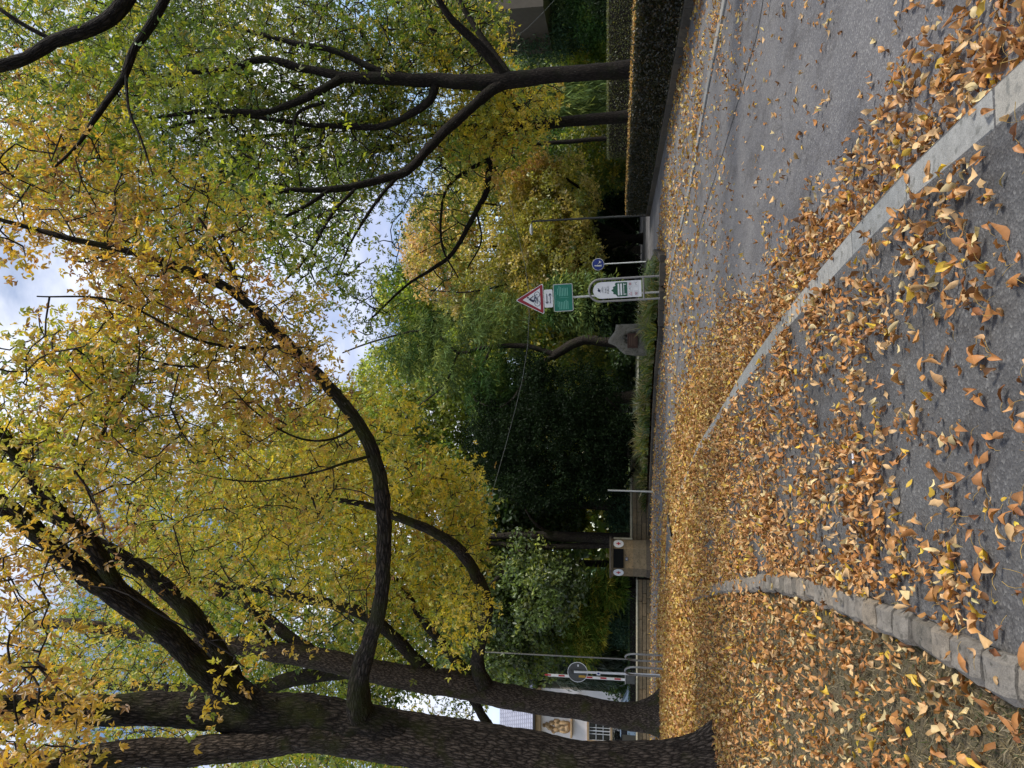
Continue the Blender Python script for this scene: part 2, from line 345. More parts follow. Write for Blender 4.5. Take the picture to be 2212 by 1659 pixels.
def compound(T, Cc, per, spread, L, droop=.5, nl=(3, 5), wr=.42, out=None):
    """T sprig centres, Cc sprig colours -> leaflet arrays"""
    n = len(T); idx = np.repeat(np.arange(n), per); P = T[idx]+rng.normal(size=(len(idx), 3))*spread*np.array([1, 1, .75])
    D = unit(rng.normal(size=(len(idx), 3))*[1, 1, .6]+[0, 0, -droop]); N = unit(np.cross(D, rdir(len(idx)))+[0, 0, .35]); N = unit(N-D*(N*D).sum(1, keepdims=True)); Sd = np.cross(D, N)
    c = Cc[idx]*(1+rng.normal(size=(len(idx), 1))*.16); Ls = L*(.7+.6*rng.random(len(idx)))
    Ps, Ds, Ns, LL, CC = [], [], [], [], []
    m5 = rng.random(len(idx)) < (nl[1] > 3)*.6
    for k, (off, ang, s) in enumerate(((.55, 0, 1.0), (.5, 62, .85), (.5, -62, .85), (.12, 70, .7), (.12, -70, .7))):
        sel = np.ones(len(idx), bool) if k < 3 else m5
        a = np.radians(ang+rng.normal(size=sel.sum())*14)[:, None]
        d = D[sel]*np.cos(a)+Sd[sel]*np.sin(a); d = unit(d+rng.normal(size=d.shape)*.18+[0, 0, -.15])
        nn = unit(N[sel]+rng.normal(size=d.shape)*.35); nn = unit(nn-d*(nn*d).sum(1, keepdims=True))
        Ps.append(P[sel]+D[sel]*(off*Ls[sel])[:, None]); Ds.append(d); Ns.append(nn); LL.append(Ls[sel]*s); CC.append(c[sel]*(1+rng.normal(size=(sel.sum(), 1))*.08))
    Ps, Ds, Ns, LL, CC = map(np.concatenate, (Ps, Ds, Ns, LL, CC))
    return Ps, Ds, Ns, LL, LL*wr*(.85+.3*rng.random(len(LL))), CC

# ------------------------------------------------------------ tubes for limbs
def smooth_path(pts, step):
    """pts: list (xyz + r) -> Catmull-Rom resampled"""
    P = np.asarray(pts, float); Q = np.vstack([2*P[0]-P[1], P, 2*P[-1]-P[-2]]); out = []
    for i in range(1, len(Q)-2):
        a, b, c, d = Q[i-1:i+3]; L = np.linalg.norm((c-b)[:3]); k = max(2, int(L/step)); t = np.linspace(0, 1, k, endpoint=False)[:, None]
        out.append(.5*((2*b)+(-a+c)*t+(2*a-5*b+4*c-d)*t*t+(-a+3*b-3*c+d)*t**3))
    out.append(P[-1:]); o = np.vstack(out); o[:, 3] = np.maximum(o[:, 3], .003); return o
def limb_mesh(name, pts, n, mat, parent, step=.12, rough=.06, flare=0.0, knob=.0, seed=0):
    Q = smooth_path(pts, step); P = Q[:, :3]; r = Q[:, 3]
    # small wander
    w = np.stack([fbm(np.c_[P*.9+seed*7+k*31]) for k in range(3)], 1)-.5; P = P+w*(np.minimum(r, .12)[:, None]*1.1)*np.clip(np.linspace(0, 6, len(P)), 0, 1)[:, None]
    T = unit(np.gradient(P, axis=0)); ref = np.cross(T[0], [0.3, 1, .2]); ref /= np.linalg.norm(ref); refs = []
    for t in T: ref = ref-t*ref.dot(t); ref /= np.linalg.norm(ref); refs.append(ref)
    refs = np.array(refs); B = np.cross(T, refs); a = np.linspace(0, 2*np.pi, n, endpoint=False)
    ln = np.concatenate([[0], np.cumsum(np.linalg.norm(np.diff(P, axis=0), axis=1))])
    dirv = refs[:, None]*np.cos(a)[None, :, None]+B[:, None]*np.sin(a)[None, :, None]
    rr = np.repeat(r[:, None], n, 1)
    bc = np.stack([rr*np.cos(a), rr*np.sin(a), np.repeat(ln[:, None], n, 1)], 2).reshape(-1, 3)+seed*3.1
    big = fbm(bc*[2.2, 2.2, 1.2]).reshape(rr.shape)-.5+(.8*(fbm(bc*[7, 7, 4.5]+9).reshape(rr.shape)-.5) if not flare else 0)
    ridge = np.abs(vnoise(bc*[26, 26, 5])-.5).reshape(rr.shape)*2
    rr2 = rr*(1+big*rough*3)+(ridge-.4)*np.minimum(.022, rr*.12)
    if flare:
        z = ln[:, None]; fl = np.exp(-z/.35)*flare; rr2 = rr2+fl*(.55+.45*np.cos(a*5+seed)+.3*np.cos(a*3+1))*rr.max()
    V = (P[:, None]+dirv*rr2[..., None]).reshape(-1, 3)
    k = len(P); i, j = np.meshgrid(np.arange(k-1), np.arange(n), indexing='ij'); j2 = (j+1) % n
    Fc = np.stack([i*n+j, i*n+j2, (i+1)*n+j2, (i+1)*n+j], -1).reshape(-1, 4)
    V = np.vstack([V, P[-1:]+T[-1]*r[-1]]); bc = np.vstack([bc, bc[-1:]])
    cap = np.stack([(k-1)*n+np.arange(n), (k-1)*n+(np.arange(n)+1) % n, np.full(n, len(V)-1)], 1)
    me = mesh_np(name, V, [Fc, cap], mat, {'bcoord': ('POINT', 'FLOAT_VECTOR', bc)}, True)
    return obj(name, me, parent), P, r
def pix_limb(rows):
    """rows (x, y, depth, width px) -> (x,y,z,r)"""
    o = []
    for x, y, d, w in rows: p = R(x, y, d); o.append((*p, px2m(w, p)/2))
    return o
def grow(nodes, nrad, targets, seg=.45, lift=.12):
    """connect every target to the nearest point of the growing skeleton"""
    nodes = np.asarray(nodes); N0 = len(nodes)
    d0 = np.array([np.min(np.sum((nodes-t)**2, 1)) for t in targets]); order = np.argsort(d0)
    cap = N0+len(targets)*14; A = np.zeros((cap, 3)); A[:N0] = nodes; par = np.full(cap, -1, int); n = N0
    for q in order:
        t = targets[q]; dd = np.sum((A[:n]-t)**2, 1)
        j = int(np.argmin(dd)); dist = math.sqrt(dd[j])
        if dist < .02: continue
        k = min(12, max(2, int(dist/seg)+1)); p0 = A[j]
        c = (p0+t)/2+np.array([0, 0, lift*dist])+rng.normal(size=3)*.12*dist
        s = (np.arange(1, k+1)/k)[:, None]; path = (1-s)**2*p0+2*s*(1-s)*c+s*s*t
        path[:-1] += rng.normal(size=(k-1, 3))*.025*min(dist, 1.5)
        if n+k > cap: break
        A[n:n+k] = path; par[n] = j; par[n+1:n+k] = np.arange(n, n+k-1); n += k
    cnt = np.ones(n)
    for i in range(n-1, N0-1, -1):
        if par[i] >= N0: cnt[par[i]] += cnt[i]*.5
    return A[:n], par[:n], cnt, N0
def twigs(name, A, par, cnt, N0, mat, parent, r0=.004, pw=.5, rmax=.06):
    i = np.arange(N0, len(A)); p = par[i]; a = A[p]; b = A[i]; rb = np.minimum(rmax, r0*cnt[i]**pw); ra = np.where(p >= N0, np.minimum(rmax, r0*cnt[p]**pw), rb*1.15)
    t = unit(b-a); ref = np.cross(t, [.31, .52, .8]); ref = unit(ref); bb = np.cross(t, ref); vs = []
    for q, r in ((a, ra), (b, rb)):
        for k in range(4):
            an = 2*np.pi*k/4; vs.append(q+(ref*math.cos(an)+bb*math.sin(an))*r[:, None])
    V = np.stack(vs, 1).reshape(-1, 3); base = np.arange(len(i))[:, None]*8
    Fc = np.concatenate([base+[k, (k+1) % 4, 4+(k+1) % 4, 4+k] for k in range(4)], 0)
    o = obj(name, mesh_np(name, V, Fc, mat), parent); o['kind'] = 'stuff'; return o
def blob_points(blobs):
    """blobs: (x, y, rx, ry, d0, d1, n, palette)"""
    P, C = [], []
    for x, y, rx, ry, d0, d1, n, pal in blobs:
        a = rng.random(n)*2*np.pi; q = np.sqrt(rng.random(n)); dd = d0+(d1-d0)*rng.random(n)
        pts = np.array([R(x+rx*qq*math.cos(aa), y+ry*qq*math.sin(aa), d) for aa, qq, d in zip(a, q, dd)])
        keep = pts[:, 2] > .5; pts = pts[keep]; P.append(pts); C.append(pick(pal, n)[keep])
    P, C = np.concatenate(P), np.concatenate(C)
    v = P-[0, 0, H]; dep = v[:, 1]*CP+v[:, 2]*SP; yy = 829.5-F*v[:, 0]/dep; xx = 1106-F*(v[:, 2]*CP-v[:, 1]*SP)/dep
    kill = np.zeros(len(P), bool)
    for ex, ey, erx, ery, pr in GAPS: kill |= (((xx-ex)/erx)**2+((yy-ey)/ery)**2 < 1) & (rng.random(len(P)) < pr)
    return P[~kill], C[~kill]
GAPS = [(60, 650, 150, 95, .8), (850, 540, 85, 110, .75), (0, 780, 60, 60, .5), (1090, 1540, 70, 60, 1.0)]

def make_tree(name, label, trunk, limbs, blobs, per, spread, L, fine, bark='bark', flare=.35, sides=40, droop=.5, r0=.004, step=.1, cat='tree', group=None, leafname='crown', wr=.42, jitter=.0):
    base = pix_limb(trunk); loc = Vector(base[0][:3])
    root = thing(name, label, cat, loc, group=group)
    inv = np.array(loc); nodes = []; nr = []
    def L_(rows): return [(a-inv[0], b-inv[1], c-inv[2], r) for a, b, c, r in pix_limb(rows)]
    o, P, r = limb_mesh('trunk', L_(trunk), sides, M[bark], root, step, .05, flare, seed=1); nodes.append(P[len(P)//2:])
    for k, rows in enumerate(limbs):
        o, P, r = limb_mesh('limb', L_(rows), max(8, sides//2), M['barkm' if bark == 'bark' else bark], root, step*1.2, .13, 0, seed=k+2); nodes.append(P)
    T, C = blob_points(blobs); T = T-inv
    nd = np.concatenate(nodes)[::2]
    A, par, cnt, N0 = grow(nd, None, T)
    twigs('twigs', A, par, cnt, N0, M['twig'], root, r0)
    P, D, N, LL, WW, CC = compound(T, C, per, spread, L, droop, wr=wr)
    if fine:
        w = P+inv-[0, 0, H]; dep = w[:, 1]*CP+w[:, 2]*SP; yy = 829.5-F*w[:, 0]/dep; xx = 1106-F*(w[:, 2]*CP-w[:, 1]*SP)/dep
        inf = (xx > 15) & (xx < 2200) & (yy > 15) & (yy < 1645); q = np.argsort(np.where(inf, dep, 1e9))[:290]; rest = np.ones(len(P), bool); rest[q] = False
        for i in q:
            sl = slice(i, i+1); lf = leaf_obj('leaf', P[sl]*0, D[sl], N[sl], LL[sl], WW[sl], CC[sl], M['leaf'], root, True); lf.location = P[i]
        P, D, N, LL, WW, CC = (a[rest] for a in (P, D, N, LL, WW, CC))
        w = P+inv-[0, 0, H]; nd_ = w[:, 1]*CP+w[:, 2]*SP; nr2 = nd_ < max(9.2, float(np.quantile(nd_, .2)))
        c2 = leaf_obj(leafname, P[~nr2], D[~nr2], N[~nr2], LL[~nr2], WW[~nr2], CC[~nr2], M['leaf'], root, False); c2['kind'] = 'stuff'
        P, D, N, LL, WW, CC = (a[nr2] for a in (P, D, N, LL, WW, CC))
    cr = leaf_obj(leafname if not fine else 'leaves', P, D, N, LL, WW, CC, M['leaf'], root, fine); cr['kind'] = 'stuff'
    return root, inv, T, C

# ------------------------------------------------------------ ground
KERB = [(2600, -230), (2212, 125), (2106, 227), (2005, 320), (1883, 445), (1774, 579), (1709, 656), (1645, 747), (1605, 802), (1555, 886), (1508, 960), (1484, 1020), (1462, 1075)]
K2 = np.vstack([G2(KERB), [(-3.9, 20.5), (-5.6, 23.6), (-8, 26.4), (-11, 28.2), (-15, 29.2), (-40, 30.5)]])
STONE = [(2600, 1590), (2212, 1425), (2086, 1372), (2005, 1336), (1924, 1307), (1823, 1271), (1742, 1246), (1661, 1238), (1560, 1255), (1520, 1269), (1487, 1287), (1468, 1300)]
S2 = G2(STONE)
FAR = np.vstack([[(9.5, -6), (8.2, 2), (7, 8)], G2([(1526, 193), (1493, 393), (1461, 522), (1440, 640), (1434, 700), (1424, 780), (1416, 900), (1408, 1061), (1404, 1175), (1404, 1300)], -.09), [(-45, 41)]])
def sample_line(P, step):
    P = np.asarray(P, float); d = np.concatenate([[0], np.cumsum(np.linalg.norm(np.diff(P, axis=0), axis=1))]); s = np.arange(0, d[-1], step)
    return np.stack([np.interp(s, d, P[:, k]) for k in range(P.shape[1])], 1)
def smooth2(P, step=.15, w=9):
    Q = sample_line(P, step); k = np.ones(w)/w; pad = np.vstack([np.repeat(Q[:1], w//2, 0), Q, np.repeat(Q[-1:], w//2, 0)])
    return np.stack([np.convolve(pad[:, i], k, 'valid') for i in range(2)], 1)
K2s, S2s, FARs = smooth2(K2, .15, 9), smooth2(S2, .12, 7), smooth2(FAR, .3, 9)
def dist_line(x, y, Q):
    """signed distance: positive to the right side (+) of the directed line"""
    best = np.full(len(x), 1e9); sg = np.zeros(len(x))
    for a, b in zip(Q[:-1], Q[1:]):
        d = b-a; L2 = d@d+1e-12; t = np.clip(((x-a[0])*d[0]+(y-a[1])*d[1])/L2, 0, 1)
        dx = x-(a[0]+t*d[0]); dy = y-(a[1]+t*d[1]); q = dx*dx+dy*dy; m_ = q < best
        best = np.where(m_, q, best); sg = np.where(m_, np.sign(d[1]*dx-d[0]*dy), sg)
    return np.sqrt(best)*sg
def poly_sheet(name, pts, z, mat, kind='structure'):
    import bmesh
    bm = bmesh.new(); vs = [bm.verts.new((a, b, z)) for a, b in pts]; f = bm.faces.new(vs); f.normal_update()
    if f.normal.z < 0: f.normal_flip()
    bmesh.ops.triangulate(bm, faces=[f]); me = bpy.data.meshes.new(name); bm.to_mesh(me); bm.free(); me.materials.append(mat)
    return tag(obj(name, me), kind=kind)
ZR = -.09
poly_sheet('ground', [(-700, -100), (700, -100), (700, 1200), (-700, 1200)], -.16, M['ground'])
poly_sheet('road', [tuple(p) for p in K2s[::3]]+[(-45, 30.5), (-45, 41)]+[tuple(p) for p in FARs[::-2]]+[(9.5, -6), (2, -6)], ZR, M['road'])
poly_sheet('footway', [tuple(p) for p in S2s[::2]]+[(-4.2, 24), (-8, 26.2), (-6, 23.8)]+[tuple(p) for p in K2s[::-1][np.argmin(abs(K2s[::-1][:, 1]-21)):]], 0.0, M['footway'])
# lawn: gently uneven sheet left of the stone edging
gx, gy = np.meshgrid(np.linspace(-45, 0, 150), np.linspace(0, 31, 130)); gx = gx.ravel(); gy = gy.ravel()
def lawn_z(x, y):
    z = (n2d(x, y, .8, 3)-.5)*.06-.035; ds = dist_line(x, y, S2s); near = np.clip(-ds/.6, 0, 1)
    z = z*near+(1-near)*(-.055); far = np.clip((y-24)/4, 0, 1); return z-far*.03+np.clip((y-8)/8, 0, 1)*.03
gz = lawn_z(gx, gy); msk = (dist_line(gx, gy, S2s) < -.0) | (gy > S2s[-1][1]-.3)
ok = (dist_line(gx, gy, K2s) < -.1) & msk
ny, nx = 130, 150; ii = np.arange(ny*nx).reshape(ny, nx); Q = np.stack([ii[:-1, :-1], ii[:-1, 1:], ii[1:, 1:], ii[1:, :-1]], -1).reshape(-1, 4); Q = Q[ok[Q].any(1)]
# snap the lattice's overhanging vertices below the footway
gz2 = np.where(ok, gz, -.13); used = np.unique(Q); rm = np.full(len(gx), -1); rm[used] = np.arange(len(used))
tag(obj('lawn', mesh_np('lawn', np.stack([gx, gy, gz2], 1)[used], rm[Q], M['soil'], smooth=True)), kind='structure')
# far side apron between the road and the hedge, and the park path
poly_sheet('side_pavement', [tuple(p) for p in FARs[FARs[:, 1] < 24.5][::2]]+[(4.6, 27), (6.2, 34), (8.6, 60), (15.5, 60), (11.2, 42), (8.8, 26), (8.7, 8), (9.8, -6)], ZR+.012, M['strip'])
# park ground behind the bed wall
BW = G2([(1425, 552), (1440, 560), (1440, 610), (1434, 700), (1424, 780), (1416, 900), (1408, 1060), (1404, 1175)], ZR)
gx, gy = np.meshgrid(np.linspace(-60, 60, 120), np.linspace(22, 130, 120)); gx = gx.ravel(); gy = gy.ravel()
def bed_z(x, y):
    x = np.asarray(x, float); y = np.asarray(y, float)
    edge = np.interp(x, BW[::-1, 0], BW[::-1, 1]); dd = y-edge; z = .16+np.clip(dd/9, 0, 1)*.28
    px = np.interp(y, [20, 27, 34, 60, 130], [4.0, 4.6, 6.2, 8.6, 14]); side = np.clip((px-x)/1.2, 0, 1); return z*side+(1-side)*(-.14)
gz = bed_z(gx, gy); edge = np.interp(gx, BW[::-1, 0], BW[::-1, 1]); ok = (gy > edge+.15) & (gx > -60)
gz = np.where(gy < edge+.6, np.minimum(gz, .15), gz)
nx = ny = 120; ii = np.arange(ny*nx).reshape(ny, nx); Q = np.stack([ii[:-1, :-1], ii[:-1, 1:], ii[1:, 1:], ii[1:, :-1]], -1).reshape(-1, 4); Q = Q[ok[Q].all(1)]
used = np.unique(Q); rm = np.full(len(gx), -1); rm[used] = np.arange(len(used))
tag(obj('park_terrain', mesh_np('park_terrain', np.stack([gx, gy, gz], 1)[used], rm[Q], M['parklawn'], smooth=True)), kind='structure')
xs = np.linspace(-9, 6, 16); gv = [(x, 40+.05*(x+9), float(bed_z(x, 40))+.03) for x in xs]+[(x, 47+.1*(x+9), float(bed_z(x, 47))+.03) for x in xs]
tag(obj('gravel_path', mesh_np('gravel_path', np.array(gv), [np.array([[i, i+1, i+17, i+16] for i in range(15)])], M['gravel'])), kind='structure')

# ---- granite kerb, one stone at a time
def stone_block(name, a, b, w, z0, z1, mat, parent, side=1, bev=.008, wob=.0, gap=.006):
    a = np.array(a, float); b = np.array(b, float); t = (b-a)/np.linalg.norm(b-a); nrm = np.array([t[1], -t[0]])*side; a = a+t*gap; b = b-t*gap
    def rg(): return (rng.random()-.5)*wob
    rows = []
    for (p, e) in ((a, 1), (a+t*bev*1.5, 0), (b-t*bev*1.5, 0), (b, 1)):
        for (o, z) in ((0, z0), (0, z1-bev), (bev, z1), (w*.5, z1+rg()*.4), (w-bev, z1), (w, z1-bev), (w, z0)):
            q = p+nrm*(o+rg()*.5); rows.append((q[0], q[1], z-(bev*.8 if e and z > z1-bev*1.01 else 0)+rg()*.35*(z > z0)))
    V = np.array(rows); Fc = []
    for i in range(3):
        for j in range(7): Fc.append((i*7+j, i*7+(j+1) % 7, (i+1)*7+(j+1) % 7, (i+1)*7+j))
    me = bpy.data.meshes.new(name); me.from_pydata([tuple(v) for v in V], [], Fc+[tuple(range(7)), tuple(range(21, 28))[::-1]]); me.materials.append(mat)
    import bmesh
    bm = bmesh.new(); bm.from_mesh(me); bmesh.ops.recalc_face_normals(bm, faces=bm.faces); bm.to_mesh(me); bm.free()
    return obj(name, me, parent)
kr = thing('kerb', None, None, (0, 0, 0)); kr['kind'] = 'structure'
cum = np.concatenate([[0], np.cumsum(np.linalg.norm(np.diff(K2s, axis=0), axis=1))])
def at(Q, cum, s): return np.array([np.interp(s, cum, Q[:, 0]), np.interp(s, cum, Q[:, 1])])
s = 0
while s < cum[-1]-1:
    l = 1.0 if s > 8 else .95
    stone_block('kerb_stone', at(K2s, cum, s), at(K2s, cum, s+l), .19, -.15, .006, M['granite'], kr, -1, .012, .003, .004); s += l
# gutter strip at the far side of the road (pale concrete)
gr_ = thing('gutter', None, None); gr_['kind'] = 'structure'
cf = np.concatenate([[0], np.cumsum(np.linalg.norm(np.diff(FARs, axis=0), axis=1))]); s = 6
while s < cf[-1]-12:
    stone_block('gutter_stone', at(FARs, cf, s), at(FARs, cf, s+1.0), .22, -.14, ZR+.035, M['gutterst'], gr_, -1, .01, .004, .006); s += 1.0
# tarred joint running along the road
J = smooth2(G2([(1657, -60), (1640, 60), (1568, 311), (1511, 486), (1478, 671), (1455, 850)], ZR), .1, 7); J = J+np.stack([(n2d(J[:, 0], J[:, 1], 3, 4)-.5)*.05]*2, 1)
tj = unit(np.gradient(J, axis=0)); nj = np.stack([tj[:, 1], -tj[:, 0]], 1)*.014; zj = np.full((len(J), 1), ZR+.004); VV = np.vstack([np.hstack([J-nj, zj]), np.hstack([J+nj, zj])]); kq = len(J); ar_ = np.arange(kq-1)
tag(obj('road_joint', mesh_np('road_joint', VV, np.stack([ar_, ar_+kq, ar_+kq+1, ar_+1], 1), M['tar'])), kind='structure')
# old stone edging of the lawn
er = thing('stone_edging', 'curved row of weathered grey setts edging the leafy lawn', 'edging')
cs_ = np.concatenate([[0], np.cumsum(np.linalg.norm(np.diff(S2s, axis=0), axis=1))]); s = 0
while s < cs_[-1]-.3:
    l = .22+.08*rng.random(); h = .03+.03*rng.random()
    stone_block('stone', at(S2s, cs_, s), at(S2s, cs_, s+l), .165+.03*rng.random(), -.12, h, M['edging'], er, -1, .03, .03, .013); s += l

# ---- low brown block edging round the planting bed
bw = thing('bed_wall', 'low dark brown stone block edging in front of the planted bed', 'wall')
BWs = sample_line(BW, .1); cb = np.concatenate([[0], np.cumsum(np.linalg.norm(np.diff(BWs, axis=0), axis=1))]); s = 0
while s < cb[-1]-.8:
    l = .75+.3*rng.random(); e = min(s+l, cb[-1]); hh = np.interp(s, [0, 6, 7, 20], [.17, .17, .1, .06])
    stone_block('stone', at(BWs, cb, s), at(BWs, cb, e), .26, -.15, hh, M['brownst'], bw, -1, .02, .012, .01); s += l

# ------------------------------------------------------------ hedges
HX = lambda y: float(np.interp(y, [5, 15.9, 39], [8.45, 8.6, 9.15]))
def hedge(name, label, p0, p1, thick, z0, z1, pal, n, lsz, top_leaves=0, group=None):
    p0 = np.array(p0, float); p1 = np.array(p1, float); L = np.linalg.norm(p1-p0); t = (p1-p0)/L; nn = np.array([t[1], -t[0]])
    root = thing(name, label, 'hedge', (p0[0], p0[1], 0), math.atan2(t[1], t[0]), group)
    core = MB().box((L/2, -thick/2, (z0+z1)/2), (L-.16, thick-.16, z1-z0-.12)); c = core.build('branches', M['twig'], root)
    # leaf shell: near face, far face, ends and top
    a = L*(z1-z0); tp = L*thick; e = thick*(z1-z0); areas = np.array([a, a*.4, tp, e, e]); nf = (n*areas/areas.sum()).astype(int); P = []
    for q, k in enumerate(nf):
        u, v = rng.random(k), rng.random(k); dpt = -np.abs(rng.normal(size=k))*.05+.01
        if q == 0: pp = np.stack([u*L, dpt*0+(-dpt*-1), z0+v*(z1-z0)], 1)
        elif q == 1: pp = np.stack([u*L, -thick-dpt, z0+v*(z1-z0)], 1)
        elif q == 2: pp = np.stack([u*L, -v*thick, z1+dpt], 1)
        elif q == 3: pp = np.stack([-dpt, -u*thick, z0+v*(z1-z0)], 1)
        else: pp = np.stack([L+dpt, -u*thick, z0+v*(z1-z0)], 1)
        pp += (n2d(pp[:, 0]*1.0+q*9, pp[:, 2], 2.0, 5)-.5)[:, None]*.12
        P.append(pp)
    P = np.concatenate(P); k = len(P); D = unit(rng.normal(size=(k, 3))+[0, .3, .3]); N = unit(np.cross(D, rdir(k)))
    Ls = lsz*(.6+.8*rng.random(k)); C = pick(pal, k)*(1+.3*rng.normal(size=(k, 1)))*(.55+.9*n2d(P[:, 0]+P[:, 1], P[:, 2], 1.6, 4))[:, None]; C = np.clip(C, .005, 1)
    f = leaf_obj('foliage', P, D, N, Ls, Ls*.6, C, M['leaf'], root); f['kind'] = 'stuff'
    return root, t, L
h1, t_, L_h = hedge('clipped_hedge', 'long dark clipped hedge with fallen leaves along its top', (HX(6), 6), (HX(39), 39), 1.0, .1, 1.17, 'hedge', 70000, .075)
k = 9000; P = np.stack([rng.random(k)*L_h, -rng.random(k)*1.0, np.full(k, 1.19)+rng.random(k)*.03], 1); D = unit(rng.normal(size=(k, 3))*[1, 1, .35]); N = unit(np.cross(D, rdir(k))+[0, 0, 1.2])
f = leaf_obj('leaf_litter', P, D, N, .06+.04*rng.random(k), .035+.02*rng.random(k), pick('fallfar', k), M['dry'], h1); f['kind'] = 'stuff'
hw = thing('hedge_wall', 'dark low block wall running under the clipped hedge', 'wall'); y = 5.5
while y < 38.8:
    l = min(1.0, 39.05-y); stone_block('stone', (HX(y)-.1, y), (HX(y+l)-.1, y+l), .3, -.16, .13, M['brownst'], hw, 1, .015, .01, .008); y += l
hedge('tall_hedge', 'taller mottled green hedge behind the clipped hedge and trunks', (24, 33.0), (10.8, 33.6), 1.1, -.1, 2.1, 'hedgel', 26000, .075)
hedge('low_hedge', 'dark clipped hedge beside the white house and barrier', (-34, 47), (-22.6, 47), 1.2, -.1, 1.9, 'hedge', 9000, .09)
hedge('park_hedge', 'dark green hedge behind the long sandstone wall', (-26, 46), (-11, 46), 1.0, -.1, .95, 'dgreen', 12000, .08)

# ------------------------------------------------------------ sandstone walls and pillar
def block_wall(name, label, p0, p1, z0, z1, thick, rows, cap, bl=.75):
    p0 = np.array(p0, float); p1 = np.array(p1, float); L = np.linalg.norm(p1-p0); t = (p1-p0)/L
    root = thing(name, label, 'wall', (p0[0], p0[1], 0), math.atan2(t[1], t[0]))
    MB().box((L/2, thick/2+.03, (z0+z1)/2), (L-.02, thick-.04, z1-z0-.01)).build('core', M['brownst'], root)
    hh = (z1-z0)/rows
    for r in range(rows):
        x = 0
        while x < L-.1:
            l = min(bl*(.6+.9*rng.random()), L-x)
            if L-x-l < .3: l = L-x
            MB().box((x+l/2, .04, z0+hh*(r+.5)), (l-.026, .12+.03*rng.random(), hh-.026), 0, .018).build('stone', M['sand'], root); x += l
    x = 0
    while x < L-.05:
        l = min(1.4, L-x); MB().box((x+l/2, thick/2, z1+cap/2), (l-.008, thick+.14, cap), 0, .02).build('coping_stone', M['sandl'], root); x += l
    return root
Wd = 37.5
pR = R(1400, 985, Wd); pL = R(1400, 1172, Wd+1)
block_wall('sandstone_wall', 'sandstone wall with pale coping between dark yew and pillar', (pL[0], Wd+1.0), (pR[0], Wd+1.6), -.12, .86, .35, 4, .12)
pa = R(1400, 1500, Wd+1); pb = R(1400, 1252, Wd+1)
block_wall('sandstone_wall', 'long low sandstone wall left of the red cross pillar', (pa[0]-16, Wd+1.5), (pb[0], Wd+1.0), -.12, .56, .35, 3, .1)
MB().box((0, 0, .0), (1, 1, 1))
stp = thing('stepped_pier', 'short sandstone pier with dark cap beside the yew', 'pier', (R(1380, 963, 38.6)[0], 38.2, 0))
for k in range(3): MB().box((0, 0, .05+k*.33), (1.05, .5, .32), 0, .015).build('stone', M['sand'], stp)
MB().box((0, 0, 1.09), (1.2, .6, .12), 0, .02).build('cap', M['brownst'], stp)
# pillar: five faces of an octagonal kiosk
pc = R(1400, 1212, Wd); PX, PY = pc[0], Wd+.55
pil = thing('sandstone_pillar', 'squat sandstone kiosk pillar with red cross discs and dark vent', 'pillar', (PX, PY, 0), math.radians(10))
def octo(w, d, c): return [(-w/2+c, -d/2), (w/2-c, -d/2), (w/2, -d/2+c), (w/2, d/2), (-w/2, d/2), (-w/2, -d/2+c)]
def oct_prism(w, d, c, z0, z1):
    m_ = MB(); p = octo(w, d, c); n = len(p); m_.add([(a, b, z0) for a, b in p]+[(a, b, z1) for a, b in p], [tuple(range(n))[::-1], tuple(range(n, 2*n))]+[(i, (i+1) % n, (i+1) % n+n, i+n) for i in range(n)]); return m_
PW, PD, PCc = 1.86, 1.3, .43
oct_prism(PW+.08, PD+.08, PCc, -.12, .16).build('plinth', M['brownst'], pil)
for k in range(5):
    z0 = .165+k*.344; oct_prism(PW-.004*k, PD-.004*k, PCc, z0, z0+.338).build('stone', M['sand'], pil)
oct_prism(PW+.10, PD+.1, PCc, 1.886, 1.97).build('cornice', M['sand'], pil); oct_prism(PW+.24, PD+.24, PCc+.04, 1.973, 2.07).build('cap', M['brownst'], pil)
vf = MB(); vf.box((0, -PD/2-.01, 1.60), (.98, .05, .52)); v_ = vf.build('vent', M['roofd'], pil)
for k in range(12): MB().box((-.43+k*.078, -PD/2-.045, 1.60), (.03, .03, .48)).build('slat', M['rubber'], v_)
pt = MB().box((-.02, -PD/2-.012, 1.18), (.17, .025, .13)).build('number_plate', M['navy'], pil)
def text(body, size, loc, mat, parent, name='lettering', align='CENTER', ext=.002, sx=1, rot=(math.pi/2, 0, 0)):
    c = bpy.data.curves.new(name, 'FONT'); c.body = body; c.size = size; c.extrude = ext; c.align_x = align; c.align_y = 'CENTER'; c.resolution_u = 2
    tmp = bpy.data.objects.new('tmp', c); COL.objects.link(tmp); dg = bpy.context.evaluated_depsgraph_get(); me = bpy.data.meshes.new_from_object(tmp.evaluated_get(dg)); bpy.data.objects.remove(tmp); bpy.data.curves.remove(c)
    me.materials.clear(); me.materials.append(mat); o = obj(name, me, parent); o.location = loc; o.rotation_euler = rot; o.scale = (sx, 1, 1); return o
text('33', .13, (-.02, -PD/2-.028, 1.18), M['white'], pil)
